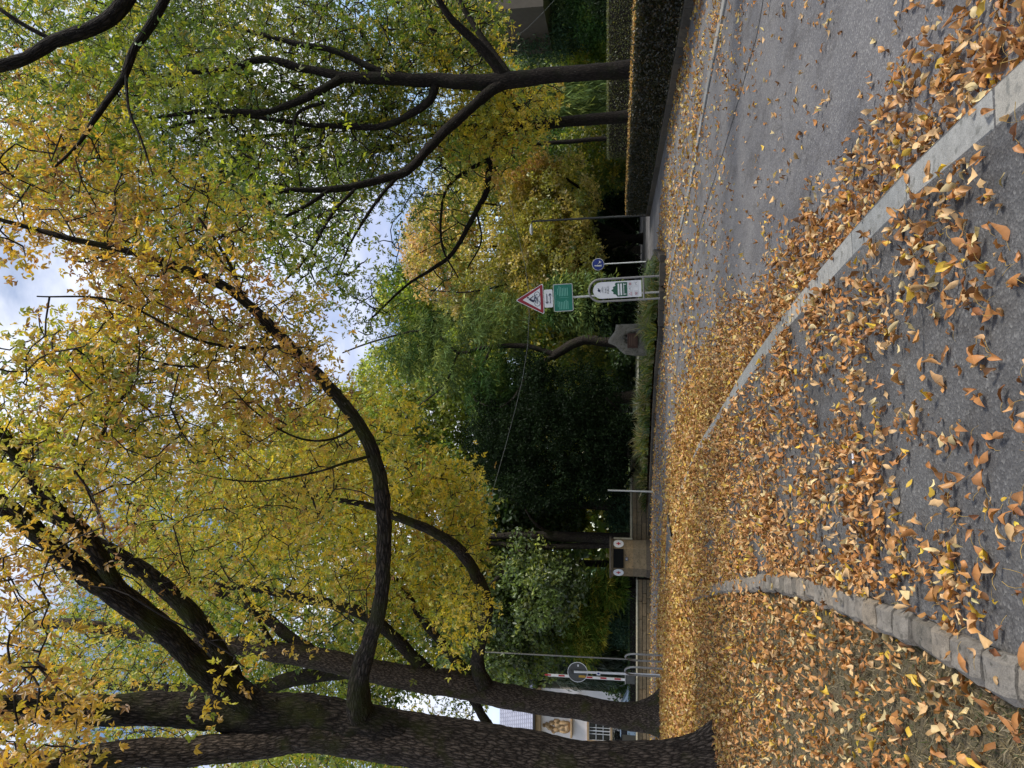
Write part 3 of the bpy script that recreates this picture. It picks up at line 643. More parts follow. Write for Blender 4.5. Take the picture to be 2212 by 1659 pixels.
for sx_ in (1, -1):
    e = bpy.data.objects.new('emblem_disc', None)
    nx_, ny_ = math.sin(math.pi/4)*sx_, -math.cos(math.pi/4)
    cxp, cyp = sx_*(PW/2-PCc/2), -PD/2+PCc/2
    dmb = MB(); dmb.disc(0, 0, .26, .27, -.02, 0); do = dmb.build('emblem_disc', M['white'], pil); do.location = (cxp+nx_*.012, cyp+ny_*.012, 1.6); do.rotation_euler = (0, 0, sx_*math.pi/4)
    cr_ = MB(); cr_.plate([(-.035, -.11), (.035, -.11), (.035, -.035), (.095, -.035), (.095, .035), (.035, .035), (.035, .11), (-.035, .11), (-.035, .035), (-.095, .035), (-.095, -.035), (-.035, -.035)], -.026, -.02)
    cr_.build('red_cross', M['redb'], do)
# scrolled pale side slab right of pillar
MB().box((PW/2+.06, .1, 1.36), (.08, .5, 1.0), 0, .02).build('side_slab', M['sandl'], pil)

# ------------------------------------------------------------ boulder with plaque
bc_ = R(1391, 734, 31); bz = float(bed_z(bc_[0], 31)); bo = thing('boulder', 'upright pale boulder with a bronze plaque in the bed', 'boulder', (bc_[0], 31, bz+.1))
out2 = [(-.66, 0), (-.68, .6), (-.6, 1.0), (-.42, 1.2), (-.25, 1.38), (-.14, 1.66), (.0, 1.66), (.42, 1.38), (.64, 1.33), (.66, .6), (.7, 0)]
O = sample_line(np.array(out2+[out2[0]]), .06)
V = []; k = len(O); cx0, cz0 = 0, .65
prof_ = [(.3, -.40), (.6, -.40), (.86, -.39), (.95, -.36), (1.0, -.26), (1.02, -.05), (1.0, .2), (.9, .36), (.6, .42), (.3, .43)]; nr_ = len(prof_)-1
for sc, yy in prof_:
    for (u, w_z) in O: V.append((cx0+(u-cx0)*sc, yy+(.10*max(0, w_z-.9)), max(0, cz0+(w_z-cz0)*sc)))
V.append((cx0, -.42, cz0)); V.append((cx0, .42, cz0)); V = np.array(V)
dn = fbm(V*3.1, 4)-.5; dn2 = vnoise(np.round(V*2.2))-.5; V = V+unit(V-[0, 0, .65])*(dn*.10)[:, None]+np.c_[dn2*0, (fbm(V*5, 3)-.5)*.09, dn2*0]
i, j = np.meshgrid(np.arange(nr_), np.arange(k), indexing='ij'); Q = np.stack([i*k+j, i*k+(j+1) % k, (i+1)*k+(j+1) % k, (i+1)*k+j], -1).reshape(-1, 4)
c1 = np.stack([np.arange(k), (np.arange(k)+1) % k, np.full(k, (nr_+1)*k)], 1); c2 = np.stack([nr_*k+(np.arange(k)+1) % k, nr_*k+np.arange(k), np.full(k, (nr_+1)*k+1)], 1)
obj('rock', mesh_np('rock', V, [Q, c1, c2], M['boulder']), bo)
pq = MB().box((-.06, -.47, .66), (.62, .05, .44), 0, .008).build('plaque', M['plaque'], bo)
for q in range(4): MB().box((-.06, -.5, .79-q*.075), (.44 if q % 2 else .34, .006, .018)).build('text_line', M['plaquet'], pq)

# ------------------------------------------------------------ signs
SX, SY = R(1412, 621, 25)[0], 25.0; SZ = float(R(1412, 621, 25)[2])
fr = thing('park_notice_board', 'white arched park notice board in a grey tubular frame', 'sign', (SX, SY, SZ), math.radians(-4))
fr.rotation_euler = (0, math.radians(-2.2), math.radians(-6))
hw_, ht_ = .385, 2.22; arc = [(hw_*math.cos(a), ht_-hw_+hw_*math.sin(a)) for a in np.linspace(0, math.pi, 17)]
MB().tube([(hw_, 0, -.2)]+[(a, 0, b) for a, b in arc]+[(-hw_, 0, -.2)], .038, 10).build('frame', M['steel'], fr, True)
MB().tube([(-hw_, 0, .34), (hw_, 0, .34)], .034, 10).build('crossbar', M['steel'], fr, True)
iw = .285; ar2 = [(iw*math.cos(a), 1.80+iw*math.sin(a)) for a in np.linspace(0, math.pi, 15)]
MB().plate([(-iw, .42), (iw, .42)]+ar2, -.012, .012).build('board', M['white'], fr)
for z_ in (.6, 1.75):
    for q in (-1, 1): MB().box((q*(iw+.035), 0, z_), (.08, .02, .05)).build('bracket', M['dsteel'], fr)
pr = MB().plate([(-.245, .90), (.245, .90), (.245, 1.27), (.2, 1.33), (.14, 1.30), (.09, 1.40), (.03, 1.38), (-.02, 1.46), (-.08, 1.38), (-.14, 1.39), (-.17, 1.3), (-.245, 1.25)], -.016, -.0125).build('tree_print', M['dgreen'], fr)
for z_ in (1.20, 1.11): MB().box((0, -.018, z_), (.40, .004, .055)).build('bench_board', M['white'], fr)
MB().box((0, -.018, 1.02), (.40, .004, .018)).build('bench_board', M['white'], fr)
for q in (-.17, .17): MB().box((q, -.018, .975), (.02, .004, .07)).build('bench_leg', M['white'], fr)
text('PARC\nPUBLIC', .085, (0.01, -.014, 1.60), M['signgrey'], fr)
text('VILLE DE\nLUXEMBOURG', .034, (.02, -.014, 1.76), M['signgrey'], fr)
MB().plate([(-.09, 1.83), (-.05, 1.85), (-.04, 1.9), (.0, 1.93), (.05, 1.9), (.09, 1.93), (.07, 1.87), (.02, 1.85), (.03, 1.82), (-.02, 1.83)], -.015, -.0125).build('lion_emblem', M['navy'], fr)
for r_ in range(2):
    for c_ in range(3):
        cxx, czz = -.17+c_*.17, .80-r_*.2
        q = MB(); q.box((cxx, -.014, czz+.075), (.15, .003, .006)); q.box((cxx, -.014, czz-.075), (.15, .003, .006)); q.box((cxx-.073, -.014, czz), (.006, .003, .15)); q.box((cxx+.073, -.014, czz), (.006, .003, .15)); q.build('pictogram_border', M['galv'], fr)
        if (r_, c_) == (0, 0):
            t3 = [(-.05, -.04), (.05, -.04), (0, .05)]; q = MB()
            for i in range(3):
                a, b = t3[i], t3[(i+1) % 3]; q.tube([(cxx+a[0], -.016, czz+a[1]), (cxx+b[0], -.016, czz+b[1])], .006, 4)
            q.build('warning_pictogram', M['redb'], fr)
        elif (r_, c_) in ((0, 2), (1, 0)):
            q = MB(); q.tube([(cxx-.04, -.016, czz-.04), (cxx+.04, -.016, czz+.04)], .007, 4); q.tube([(cxx-.04, -.016, czz+.04), (cxx+.04, -.016, czz-.04)], .007, 4); q.build('red_strike', M['redb'], fr)
            MB().ring(cxx, czz, .035, .043, -.0145, -.0125, 16).build('ball_pictogram', M['signgrey'], fr)
        elif (r_, c_) != (1, 1):
            q = MB(); q.tube([(cxx-.04, -.014, czz-.03), (cxx-.02, -.014, czz+.03), (cxx+.02, -.014, czz+.01), (cxx+.04, -.014, czz-.03)], .006, 4); q.disc(cxx+.03, czz+.03, .012, .012, -.016, -.0125, 8); q.build('animal_pictogram', M['signgrey'], fr)

pg = thing('bicycle_warning_sign', 'red bordered triangular cyclist warning sign with two plates below', 'sign', (SX-.12, SY+.35, SZ), 0)
pg.rotation_euler = (0, math.radians(-2.4), math.radians(-3))
HZ = lambda x: (1412-x)/F*25.3+0.02
MB().tube([(0, .06, -.2), (0, .06, HZ(1135))], .038, 12).build('pole', M['galv'], pg, True)
zt, zb = HZ(1119), HZ(1179); tw = .54; zc = zb+(zt-zb)/3
def rtri(w, z0, z1, rad, n=5):
    pts = [(-w, z0), (w, z0), (0, z1)]; o = []
    for i in range(3):
        p = Vector(pts[i]); a = (Vector(pts[i-1])-p).normalized(); b = (Vector(pts[(i+1) % 3])-p).normalized(); k_ = rad*1.7
        for t in np.linspace(0, 1, n): q = (p+a*k_)*(1-t)**2+p*2*t*(1-t)+(p+b*k_)*t*t; o.append((q.x, q.y))
    return o
MB().plate(rtri(tw+.02, zb-.005, zt+.03, .05), -.02, .0).build('triangle_plate', M['white'], pg)
MB().plate(rtri(tw-.015, zb+.018, zt-.012, .04), -.025, -.0205).build('red_border', M['red'], pg)
h3 = zt-zb; MB().plate([(-tw+.155, zb+.115), (tw-.155, zb+.115), (0, zt-.235)], -.03, -.0255).build('white_field', M['white'], pg)
q = MB(); yb = -.034; wz = zb+.225
for cx_ in (-.155, .165): q.ring(cx_, wz, .088, .104, yb, yb+.003, 24); q.disc(cx_, wz, .014, .014, yb, yb+.003, 8)
def bar(a, b, w=.009): q.tube([(a[0], yb, wz+a[1]), (b[0], yb, wz+b[1])], w, 4)
bar((-.155, 0), (-.06, .10)); bar((-.06, .10), (0, -.01)); bar((0, -.01), (-.155, 0)); bar((-.06, .10), (.09, .10)); bar((0, -.01), (.09, .09)); bar((.165, 0), (.10, .15)); bar((.10, .15), (.13, .16))
q.build('bicycle_symbol', M['navy'], pg)
q = MB(); q.plate([(-.09, wz+.11), (-.02, wz+.12), (.0, wz+.2), (.05, wz+.27), (.01, wz+.31), (-.06, wz+.24), (-.1, wz+.16)], yb-.002, yb+.002); q.disc(.075, wz+.335, .03, .034, yb-.002, yb+.002, 12)
q.tube([(.02, yb, wz+.27), (.07, yb, wz+.19), (.11, yb, wz+.16)], .014, 5); q.tube([(-.06, yb, wz+.13), (.05, yb, wz+.09), (.01, yb, wz-.02)], .02, 5); q.build('rider_symbol', M['navy'], pg)
def rrect(x0, x1, z0, z1, r, n=4):
    o = []
    for cx_, cz_, a0 in ((x1-r, z0+r, -90), (x1-r, z1-r, 0), (x0+r, z1-r, 90), (x0+r, z0+r, 180)):
        for t in np.linspace(0, 90, n): a = math.radians(a0+t); o.append((cx_+r*math.cos(a), cz_+r*math.sin(a)))
    return o
za, zb2 = HZ(1180.5), HZ(1199); MB().plate(rrect(-.32, .32, zb2, za, .04), -.02, 0).build('arrow_plate', M['white'], pg)
q = MB(); mz = (za+zb2)/2
for s_, zz in ((1, mz-.03), (-1, mz+.08)):
    zz = mz+(-.06 if s_ == 1 else .06); q.tube([(-.17, -.024, zz), (.17, -.024, zz)], .014, 4); ax = .17*s_
    q.tube([(ax-.06*s_, -.024, zz+.05), (ax+.01*s_, -.024, zz), (ax-.06*s_, -.024, zz-.05)], .013, 4)
q.build('arrows', M['navy'], pg)
za, zb3 = HZ(1200.5), HZ(1243); MB().plate(rrect(-.49, .49, zb3, za, .05), -.022, 0).build('green_plate', M['galv'], pg)
MB().plate(rrect(-.465, .465, zb3+.025, za-.025, .035), -.026, -.0225).build('green_field', M['green'], pg)
text('VILLE DE LUXEMBOURG', .042, (0, -.028, za-.08), M['paletext'], pg)
for col_ in (-1, 1):
    q = MB(); q.box((col_*.22, -.028, za-.16), (.22, .003, .018)); q.build('text_line', M['paletext'], pg)
    for r_ in range(6): w_l = .26+.1*rng.random(); MB().box((col_*.235-.18+w_l/2, -.028, za-.22-r_*.058), (w_l, .003, .024)).build('text_line', M['paletext'], pg)
MB().box((0, -.028, za-.38), (.008, .003, .34)).build('text_line', M['paletext'], pg)

# blue pedestrian / dog sign
bs = R(1383, 566, 40); bsz = bs[2]; b_ = thing('blue_round_sign', 'round blue sign showing a person walking a dog', 'sign', (R(1383, 566, 40)[0], 40, bsz))
b_.rotation_euler = (0, math.radians(-1.8), 0)
HB = lambda x: (1383-x)/F*40
MB().tube([(0, .03, -.3), (0, .03, HB(1288))], .04, 10).build('pole', M['white'], b_, True)
MB().disc(0, HB(1294), .34, .34, -.02, 0).build('disc', M['white'], b_); MB().disc(0, HB(1294), .315, .315, -.025, -.0205).build('blue_field', M['blue'], b_)
c = HB(1294); q = MB(); q.disc(-.07, c+.16, .035, .04, -.032, -.026, 10); q.plate([(-.12, c-.03), (-.05, c-.03), (-.04, c+.11), (-.11, c+.11)], -.032, -.026); q.plate([(-.12, c-.2), (-.09, c-.2), (-.07, c-.03), (-.12, c-.03)], -.032, -.026); q.plate([(-.07, c-.2), (-.04, c-.2), (-.05, c-.03), (-.08, c-.03)], -.032, -.026)
q.tube([(-.06, -.03, c+.06), (.1, -.03, c-.06)], .01, 4); q.plate([(.06, c-.12), (.17, c-.12), (.2, c-.05), (.15, c-.06), (.06, c-.06)], -.032, -.026); q.plate([(.07, c-.18), (.09, c-.18), (.09, c-.12), (.07, c-.12)], -.032, -.026); q.plate([(.14, c-.18), (.16, c-.18), (.16, c-.12), (.14, c-.12)], -.032, -.026); q.build('person_and_dog_symbol', M['white'], b_)

# slim post at the end of the bed, lamp posts
def px_post(name, label, cat, x0, y0, x1, y1, d, wpx, mat, tilt=True):
    a, b = R(x0, y0, d), R(x1, y1, d); a[2] = max(a[2], -.1); t = thing(name, label, cat, tuple(a)); v = b-a
    MB().tube([(0, 0, -.2), tuple(v)], [px2m(wpx, a)/2, px2m(wpx, a)/2*.8], 10).build('pole', mat, t, True); return t, v
px_post('slim_post', 'slim pale post standing in front of the sandstone wall', 'post', 1405, 1062, 1313, 1059, 36, 4.2, M['galv'])
def lamp(label, x0, y0, x1, y1, d, wpx, armlen, group='park lamp posts'):
    t, v = px_post('lamp_post', label, 'lamp post', x0, y0, x1, y1, d, wpx, M['dsteel']); t['group'] = group
    s = armlen; z = v[2]
    q = MB(); n = 10; q.tube([(v[0], 0, z), (v[0]-s*.15, 0, z+.05), (v[0]-s*.3, 0, z+.06)], .03, 8); q.build('arm', M['dsteel'], t, True)
    q = MB(); q.tube([(v[0]-s*.2, 0, z+.06), (v[0]-s*.35, 0, z+.06), (v[0]-s*.6, 0, z+.06), (v[0]-s*.85, 0, z+.04), (v[0]-s, 0, z+.03)], [.03, .09, .12, .1, .03], 12); o = q.build('lamp_head', M['lamp'], t, True); return t
lamp('dark lamp post with pale oval head at the hedge end', 1420, 464, 1150, 478, 42, 5.5, .82)
lamp('thin distant lamp post behind the tall hedge', 1370, 408, 1218, 415, 62, 2.6, -.9)
t, v = px_post('tall_pole', 'tall thin greenish pole beside the barrier', 'pole', 1398, 1426, 1040, 1408, 40, 3.6, M['steel'])
# barrier
bb = R(1398, 1471, 40); ba = thing('parking_barrier', 'raised red and white barrier arm on a dark housing', 'barrier', (bb[0], 40, -.1))
MB().box((0, 0, .35), (.16, .3, .95)).build('stand', M['dsteel'], ba); MB().box((.1, 0, 1.05), (.5, .4, .52), 0, .02).build('housing', M['signgrey'], ba); MB().box((.1, 0, 1.33), (.54, .44, .035)).build('lid', M['galv'], ba)
arm = MB().box((-.0, 0, 3.5), (.13, .07, 4.3)).build('arm', M['white'], ba)
for k in range(6): MB().box((0.02, -.037, 1.75+k*.78), (.09, .006, .34)).build('red_band', M['redb'], arm)
MB().box((-.08, 0, 3.5), (.03, .09, 4.3)).build('rubber_edge', M['rubber'], ba)
# no entry sign from behind
nb = R(1421, 1458, 28); ne = thing('road_sign_back', 'grey back of a round road sign on a pale pole', 'sign', (nb[0], 28, -.05)); v = R(1240, 1451, 28)-np.array([nb[0], 28, -.05])
cz = (R(1247.5, 1453, 28)-np.array([nb[0], 28, -.05]))
MB().tube([(0, 0, -.2), (v[0], 0, v[2])], .045, 10).build('pole', M['white'], ne, True)
MB().disc(cz[0], cz[2], .39, .39, .05, .07).build('disc', M['signgrey'], ne); MB().ring(cz[0], cz[2], .375, .395, .045, .075, 36).build('rim', M['white'], ne)
MB().box((cz[0]-.16, .045, cz[2]-.18), (.09, .006, .27)).build('sticker', M['yellow'], ne); MB().box((cz[0]+.26, .045, cz[2]-.02), (.08, .006, .06)).build('sticker', M['white'], ne)
MB().box((cz[0]*.6, -.055, cz[2]-.82), (.15, .01, .15)).build('sticker', M['white'], ne); MB().disc(cz[0]*.6, cz[2]-.82, .035, .05, -.064, -.0605, 10).build('sticker_print', M['blue'], ne)
for z_ in (-.28, .25): MB().box((cz[0], .02, cz[2]+z_), (.14, .06, .05)).build('clamp', M['dsteel'], ne)
# bicycle hoops
for (y0, y1, xt, lab) in ((1415.5, 1429, 1351, 'grey steel cycle hoop nearer the thin pole'), (1444, 1461, 1350, 'grey steel cycle hoop in front of the road sign pole')):
    a = R(1423, y0, 25.5); b = R(1420, y1, 26.8); top = R(xt, (y0+y1)/2+1, 26)
    t = thing('cycle_hoop', lab, 'cycle hoop', (a[0], a[1], -.05), group='steel cycle hoops'); bx, by = b[0]-a[0], b[1]-a[1]; hz = top[2]+.05
    pts = [(0, 0, -.1), (0, 0, hz*.6)]+[(bx*(1-math.cos(q))/2, by*(1-math.cos(q))/2, hz*.78+hz*.22*math.sin(q)) for q in np.linspace(0, math.pi, 9)]+[(bx, by, hz*.6), (bx, by, -.1)]
    MB().tube(pts, .035, 10).build('tube', M['steel'], t, True)
# cables
def cable(label, pts, d, r=.012):
    P = [R(x, y, d) for x, y in pts]; Q = smooth_path([(*p, r) for p in P], 1.5)[:, :3]; o = P[0]
    t = MB().tube([tuple(q-o) for q in Q], r, 5).build('overhead_cable', M['wire'], None, True, tuple(o)); tag(t, label, 'cable', 'overhead cables')
cable('grey overhead cable sagging across the middle behind the cyclist sign', [(1040, 200), (1088, 382), (1135, 576), (1142, 658), (1142, 704), (1128, 823), (1054, 1097), (1000, 1250)], 33, .012)
cable('thin overhead wire crossing behind the right tree trunk', [(1215, -20), (1140, 60), (1040, 130), (960, 180)], 38, .01)

# ------------------------------------------------------------ white house
HD = 50.0
def hx(y): return R(1300, y, HD)[0]
def hz_(x): return R(x, 1560, HD)[2]
hx0, hx1 = hx(1497), -46.0; zt_ = hz_(1165); ho = thing('white_house', 'cream house with tan trim and slate roof behind the trunks', 'house', (hx0, HD, -.1))
lx = lambda y: hx(y)-hx0; lz = lambda x: hz_(x)+.1; wlen = hx0-hx1
wy0, wy1 = lx(1603), lx(1562)   # window
wz0, wz1 = lz(1318), lz(1272)
ws = wy1-wy0; wins = [(wy0, wy1)]+[(wy0-2.6*(k+1)-.0, wy0-2.6*(k+1)+ws) for k in range(3)]
# wall pieces around openings
for (a, b) in ((-wlen, 0),):
    MB().box((-wlen/2, 4.2, zt_/2), (wlen, 7.9, zt_)).build('wall', M['plaster'], ho)
for (a, b) in wins:
    f = MB(); t_w = .14
    f.box(((a+b)/2, .17, wz1+t_w/2), (b-a+2*t_w, .14, t_w)); f.box(((a+b)/2, .15, wz0-t_w/2), (b-a+2*t_w+.1, .2, t_w)); f.box((a-t_w/2, .17, (wz0+wz1)/2), (t_w, .14, wz1-wz0)); f.box((b+t_w/2, .17, (wz0+wz1)/2), (t_w, .14, wz1-wz0)); win = f.build('window_surround', M['tan'], ho)
    MB().box(((a+b)/2, .235, (wz0+wz1)/2), (b-a, .02, wz1-wz0)).build('pane', M['glass'], win)
    g = MB(); w3, h3_ = b-a, wz1-wz0
    for q in (0, 1/3, .5, 2/3, 1): g.box((a+w3*q, .2, (wz0+wz1)/2), (.06 if q in (0, .5, 1) else .035, .05, h3_))
    for q in (0, 1/3, 2/3, 1): g.box(((a+b)/2, .198, wz0+h3_*q), (w3, .045, .06 if q in (0, 1) else .035))
    g.build('glazing_bars', M['white'], win)
MB().box((-wlen/2, .12, zt_+.18), (wlen+.3, .5, .36)).build('cornice', M['tan'], ho); MB().box((-wlen/2, .0, zt_+.44), (wlen+.7, .9, .14)).build('gutter', M['fascia'], ho)
MB().box((-wlen/2, .17, .5), (wlen, .1, 1.0)).build('plinth', M['tan'], ho)
MB().box((-.12, .14, .85), (.26, .2, 1.3), 0, .02).build('quoin', M['tan'], ho)
zr = zt_+.5; rh = 3.1; ov = .5
MB().add([(ov, -.5, zr), (-wlen-ov, -.5, zr), (-wlen-ov, 8.6, zr), (ov, 8.6, zr), (-2.6, 4, zr+rh), (-wlen+2.6, 4, zr+rh)], [(0, 1, 5, 4), (1, 2, 5), (2, 3, 4, 5), (3, 0, 4), (0, 3, 2, 1)]).build('roof', M['slate'], ho)
# relief of figures on a console
rx0, rx1 = lx(1596), lx(1561); rz0, rz1 = lz(1236), lz(1172); rw = rx1-rx0; rh_ = rz1-rz0
MB().box(((rx0+rx1)/2, .05, rz0+.06), (rw+.1, .4, .14), 0, .02).build('console', M['tan'], ho)
gn = 34; V = []; U_ = []
for jj in range(gn+10):
    for ii_ in range(gn):
        u = ii_/(gn-1); v_ = jj/(gn+9); U_.append((u, v_))
U_ = np.array(U_); hgt = np.zeros(len(U_)); rg = np.random.default_rng(11)
blobs_ = [(.5, .94, .09, .06), (.5, .8, .16, .1), (.36, .72, .12, .12), (.68, .66, .12, .1), (.3, .5, .16, .13), (.62, .46, .2, .14), (.45, .3, .2, .16), (.22, .25, .1, .2), (.75, .25, .1, .22), (.5, .12, .3, .12), (.85, .5, .08, .1), (.15, .6, .06, .08), (.6, .85, .08, .05)]
for bx_, bz_, sx2, sz2 in blobs_: hgt = np.maximum(hgt, .3*np.clip(1-((U_[:, 0]-bx_)/sx2)**2-((U_[:, 1]-bz_)/sz2)**2, 0, 1)**.5)
hgt += (fbm(np.c_[U_*9, np.zeros(len(U_))])-.5)*.08*(hgt > .02)
V = np.stack([rx0+rw*U_[:, 0], .235-hgt*1.0, rz0+.12+(rh_-.1)*U_[:, 1]], 1)
ii = np.arange(len(U_)).reshape(gn+10, gn); Q = np.stack([ii[:-1, :-1], ii[:-1, 1:], ii[1:, 1:], ii[1:, :-1]], -1).reshape(-1, 4); Q = Q[(hgt[Q] > .01).any(1)]
obj('relief', mesh_np('relief', V, Q, M['tan'], smooth=True), ho)
MB().box((lx(1548), .02, lz(1205)), (.12, .3, .5), 0, .03).build('wall_lamp', M['dsteel'], ho)
MB().box((lx(1512)+.1, -.02, lz(1250)), (.28, .3, .3), 0, .06).build('camera_housing', M['lamp'], ho)
bn = R(1385, 1606, 40); b2 = thing('dark_bin', 'dark box shaped bin below the house window', 'bin', (bn[0], 40, -.1)); MB().box((0, 0, .75), (.55, .6, 1.5), 0, .03).build('body', M['dsteel'], b2); MB().box((0, 0, 1.53), (.6, .65, .06), 0, .02).build('lid', M['rubber'], b2)
# parked car half behind trunk
cc = R(1370, 1533, 46); ca = thing('parked_car', 'pale blue parked car partly hidden by the trunk', 'car', (cc[0]-.6, 46, .05), math.radians(15))
prof = [(-2.1, .3), (-2.1, .75), (-1.5, .95), (-.9, 1.45), (.7, 1.5), (1.5, 1.05), (2.0, .9), (2.1, .3)]
MB().plate(prof, -.82, .82).build('body', M['carblue'], ca, False); MB().plate([(-1.35, .98), (-.85, 1.38), (.62, 1.42), (1.25, 1.05)], -.825, -.8205).build('side_window', M['glass'], ca)
for q in (-1.35, 1.35):
    w_q = MB().disc(q, .32, .32, .32, -.86, -.66).build('wheel', M['rubber'], ca); MB().disc(q, .32, .18, .18, -.87, -.861, 12).build('rim', M['galv'], w_q)
# building at far right behind trees
br = thing('brown_building', 'dark brown gabled building high behind the right tree', 'building', (R(1000, 20, 42)[0], 42, 0)); z1_ = R(925, 20, 42)[2]; z0_ = R(1066, 20, 42)[2]
MB().box((6, 3, z0_/2+z1_/2-1.5), (12.4, 6, z1_-z0_+3)).build('wall', M['facadel'], br); MB().box((5.9, 2.8, z1_+.5), (13.4, 7, .9)).build('roof', M['roofd'], br)
for k in range(3): MB().box((-.23+.0, .9+k*1.6, (z0_+z1_)/2+.4), (.05, .9, 1.2)).build('window', M['glass'], br)
for k in range(4): MB().box((.9+k*2.6, -.03, (z0_+z1_)/2+.2), (1.1, .05, 1.5)).build('window', M['glass'], br)
for q in range(3): MB().box((6, -.04, z0_+.4+q*1.2), (12.3, .06, .08)).build('storey_band', M['facade'], br)

# ------------------------------------------------------------ trees: near ones
def W_(rows, d, k=None): return [(x, y, dd, w) for (x, y, w), dd in zip(rows, d)]
T1 = [(1562, 1662, 12.3, 138), (1470, 1663, 12.3, 118), (1317, 1662, 12.3, 112), (1207, 1654, 12.3, 112), (1082, 1634, 12.3, 116), (946, 1608, 12.2, 112), (830, 1590, 12.1, 106), (740, 1582, 12.0, 88), (650, 1588, 11.8, 68), (550, 1606, 11.6, 62), (350, 1626, 11, 58), (200, 1636, 10.4, 52), (0, 1656, 9.5, 50), (-160, 1670, 9, 44)]
T1L = [
 [(900, 1590, 12.1, 60), (800, 1566, 12.05, 84), (690, 1550, 12, 86), (600, 1542, 11.9, 80), (450, 1538, 11.6, 74), (250, 1533, 11, 66), (0, 1529, 10, 58), (-160, 1525, 9.4, 48)],
 [(790, 1562, 12, 62.7), (775, 1520, 11.8, 51.3), (780, 1444, 11.5, 39.6), (815, 1329, 11, 34.4), (830, 1204, 10.6, 32.7), (820, 1029, 10.2, 31.0), (775, 919, 9.9, 29.2), (700, 829, 9.6, 26.7), (625, 745, 9.4, 24.1), (525, 645, 9.1, 21.5), (430, 595, 8.8, 18.9), (300, 550, 8.4, 15.5), (150, 515, 8, 12.0), (0, 474, 7.6, 8.6), (-120, 440, 7.2, 6.0)],
 [(640, 1550, 11.9, 70), (560, 1528, 11.8, 62), (500, 1494, 11.6, 57), (435, 1444, 11.2, 54), (360, 1369, 10.7, 50), (280, 1304, 10.2, 47), (175, 1224, 9.7, 44), (100, 1169, 9.3, 42), (0, 1085, 8.8, 38), (-150, 980, 8.2, 32)],
 [(335, 1342, 10.6, 38), (250, 1254, 10, 36), (175, 1149, 9.4, 33), (100, 1079, 9, 30), (60, 1019, 8.7, 28), (0, 930, 8.2, 25), (-120, 820, 7.6, 20)],
 [(560, 1520, 12.1, 46), (515, 1479, 12, 44), (460, 1394, 12, 42), (400, 1314, 11.9, 38), (340, 1254, 11.8, 35), (270, 1209, 11.6, 32), (150, 1139, 11.2, 26), (50, 1080, 10.8, 20)],
 [(110, 1060, 9.4, 14), (180, 1010, 9.1, 10), (240, 900, 8.8, 7), (300, 800, 8.4, 5)],
 [(525, 645, 9.1, 10), (490, 560, 8.9, 7), (430, 470, 8.6, 5)],
 [(625, 745, 9.4, 10), (560, 752, 9, 8), (430, 735, 8.4, 6), (250, 650, 7.8, 5), (80, 640, 7.4, 3.5)],
 [(775, 919, 9.9, 7), (720, 948, 9.6, 6), (660, 950, 9.3, 5), (600, 925, 9, 4), (540, 880, 8.7, 3), (500, 840, 8.5, 2), (440, 815, 8.3, 1)],
 [(800, 985, 10, 7), (745, 1000, 9.7, 6), (690, 1018, 9.5, 5), (620, 1032, 9.2, 4.5), (550, 1040, 9, 3.5), (480, 1034, 8.8, 2.5), (420, 1020, 8.6, 1.5), (380, 1000, 8.5, 1)],
]
tr1, inv1, TT1, CC1 = make_tree('ash_leaved_maple', 'massive mossy trunked maple at the left edge with golden leaves', T1, T1L, [
 (60, 1560, 160, 120, 5.5, 8, 62, 'brown'), (300, 1300, 200, 200, 12, 15, 120, 'gold'), (100, 1180, 160, 120, 7, 9, 30, 'brown'), (60, 1000, 130, 110, 7, 9.5, 70, 'gold'), (230, 1560, 240, 130, 12, 14.5, 110, 'gold'), (20, 1330, 90, 170, 6, 8.5, 28, 'brown'), (170, 1330, 230, 200, 12, 15, 150, 'gold'),
 (260, 1080, 260, 200, 10.5, 14, 260, 'gold'), (140, 1000, 200, 130, 10, 12, 110, 'gold'), (120, 880, 220, 130, 8, 10.5, 150, 'gold'), (400, 830, 280, 160, 9.6, 12.5, 360, 'gold'), (280, 720, 200, 120, 8.8, 11, 190, 'gold'), (330, 600, 220, 90, 7.8, 8.6, 70, 'brown'), (560, 800, 160, 120, 8.2, 9.3, 50, 'brown'), (120, 760, 130, 90, 7, 9, 50, 'gold'),
 (120, 400, 170, 130, 8.2, 10.5, 110, 'brown'), (340, 480, 220, 120, 9.3, 12, 220, 'gold'), (600, 960, 180, 190, 10.6, 13.5, 230, 'gold'), (580, 1240, 240, 170, 11.5, 14.5, 130, 'gold'), (420, 1600, 200, 60, 12, 14, 45, 'gold'),
 (20, 540, 60, 50, 6.5, 8, 10, 'brown'), (10, 760, 80, 60, 6.5, 8, 14, 'gold'), (620, 700, 110, 80, 9.4, 11, 50, 'gold'), (250, 900, 200, 200, 7, 8.5, 26, 'brown'), (530, 1430, 30, 45, 7.5, 8, 3, 'yell'), (455, 1535, 25, 30, 7.5, 8, 3, 'gold')],
 9, .19, .084, True, 'bark', .55, 96, .55, .0065, .05)
T2 = [(1434, 1547, 28.5, 88), (1400, 1547, 28.5, 66), (1352, 1547, 28.5, 55), (1249, 1529, 28.5, 50), (1145, 1514, 28.5, 50), (1042, 1492, 28.5, 52), (1000, 1480, 28.4, 56), (850, 1459, 28, 50), (700, 1426, 27.5, 46), (550, 1400, 27, 40), (450, 1389, 26.5, 34), (300, 1369, 26, 26), (175, 1349, 25, 24), (60, 1349, 24.5, 20)]
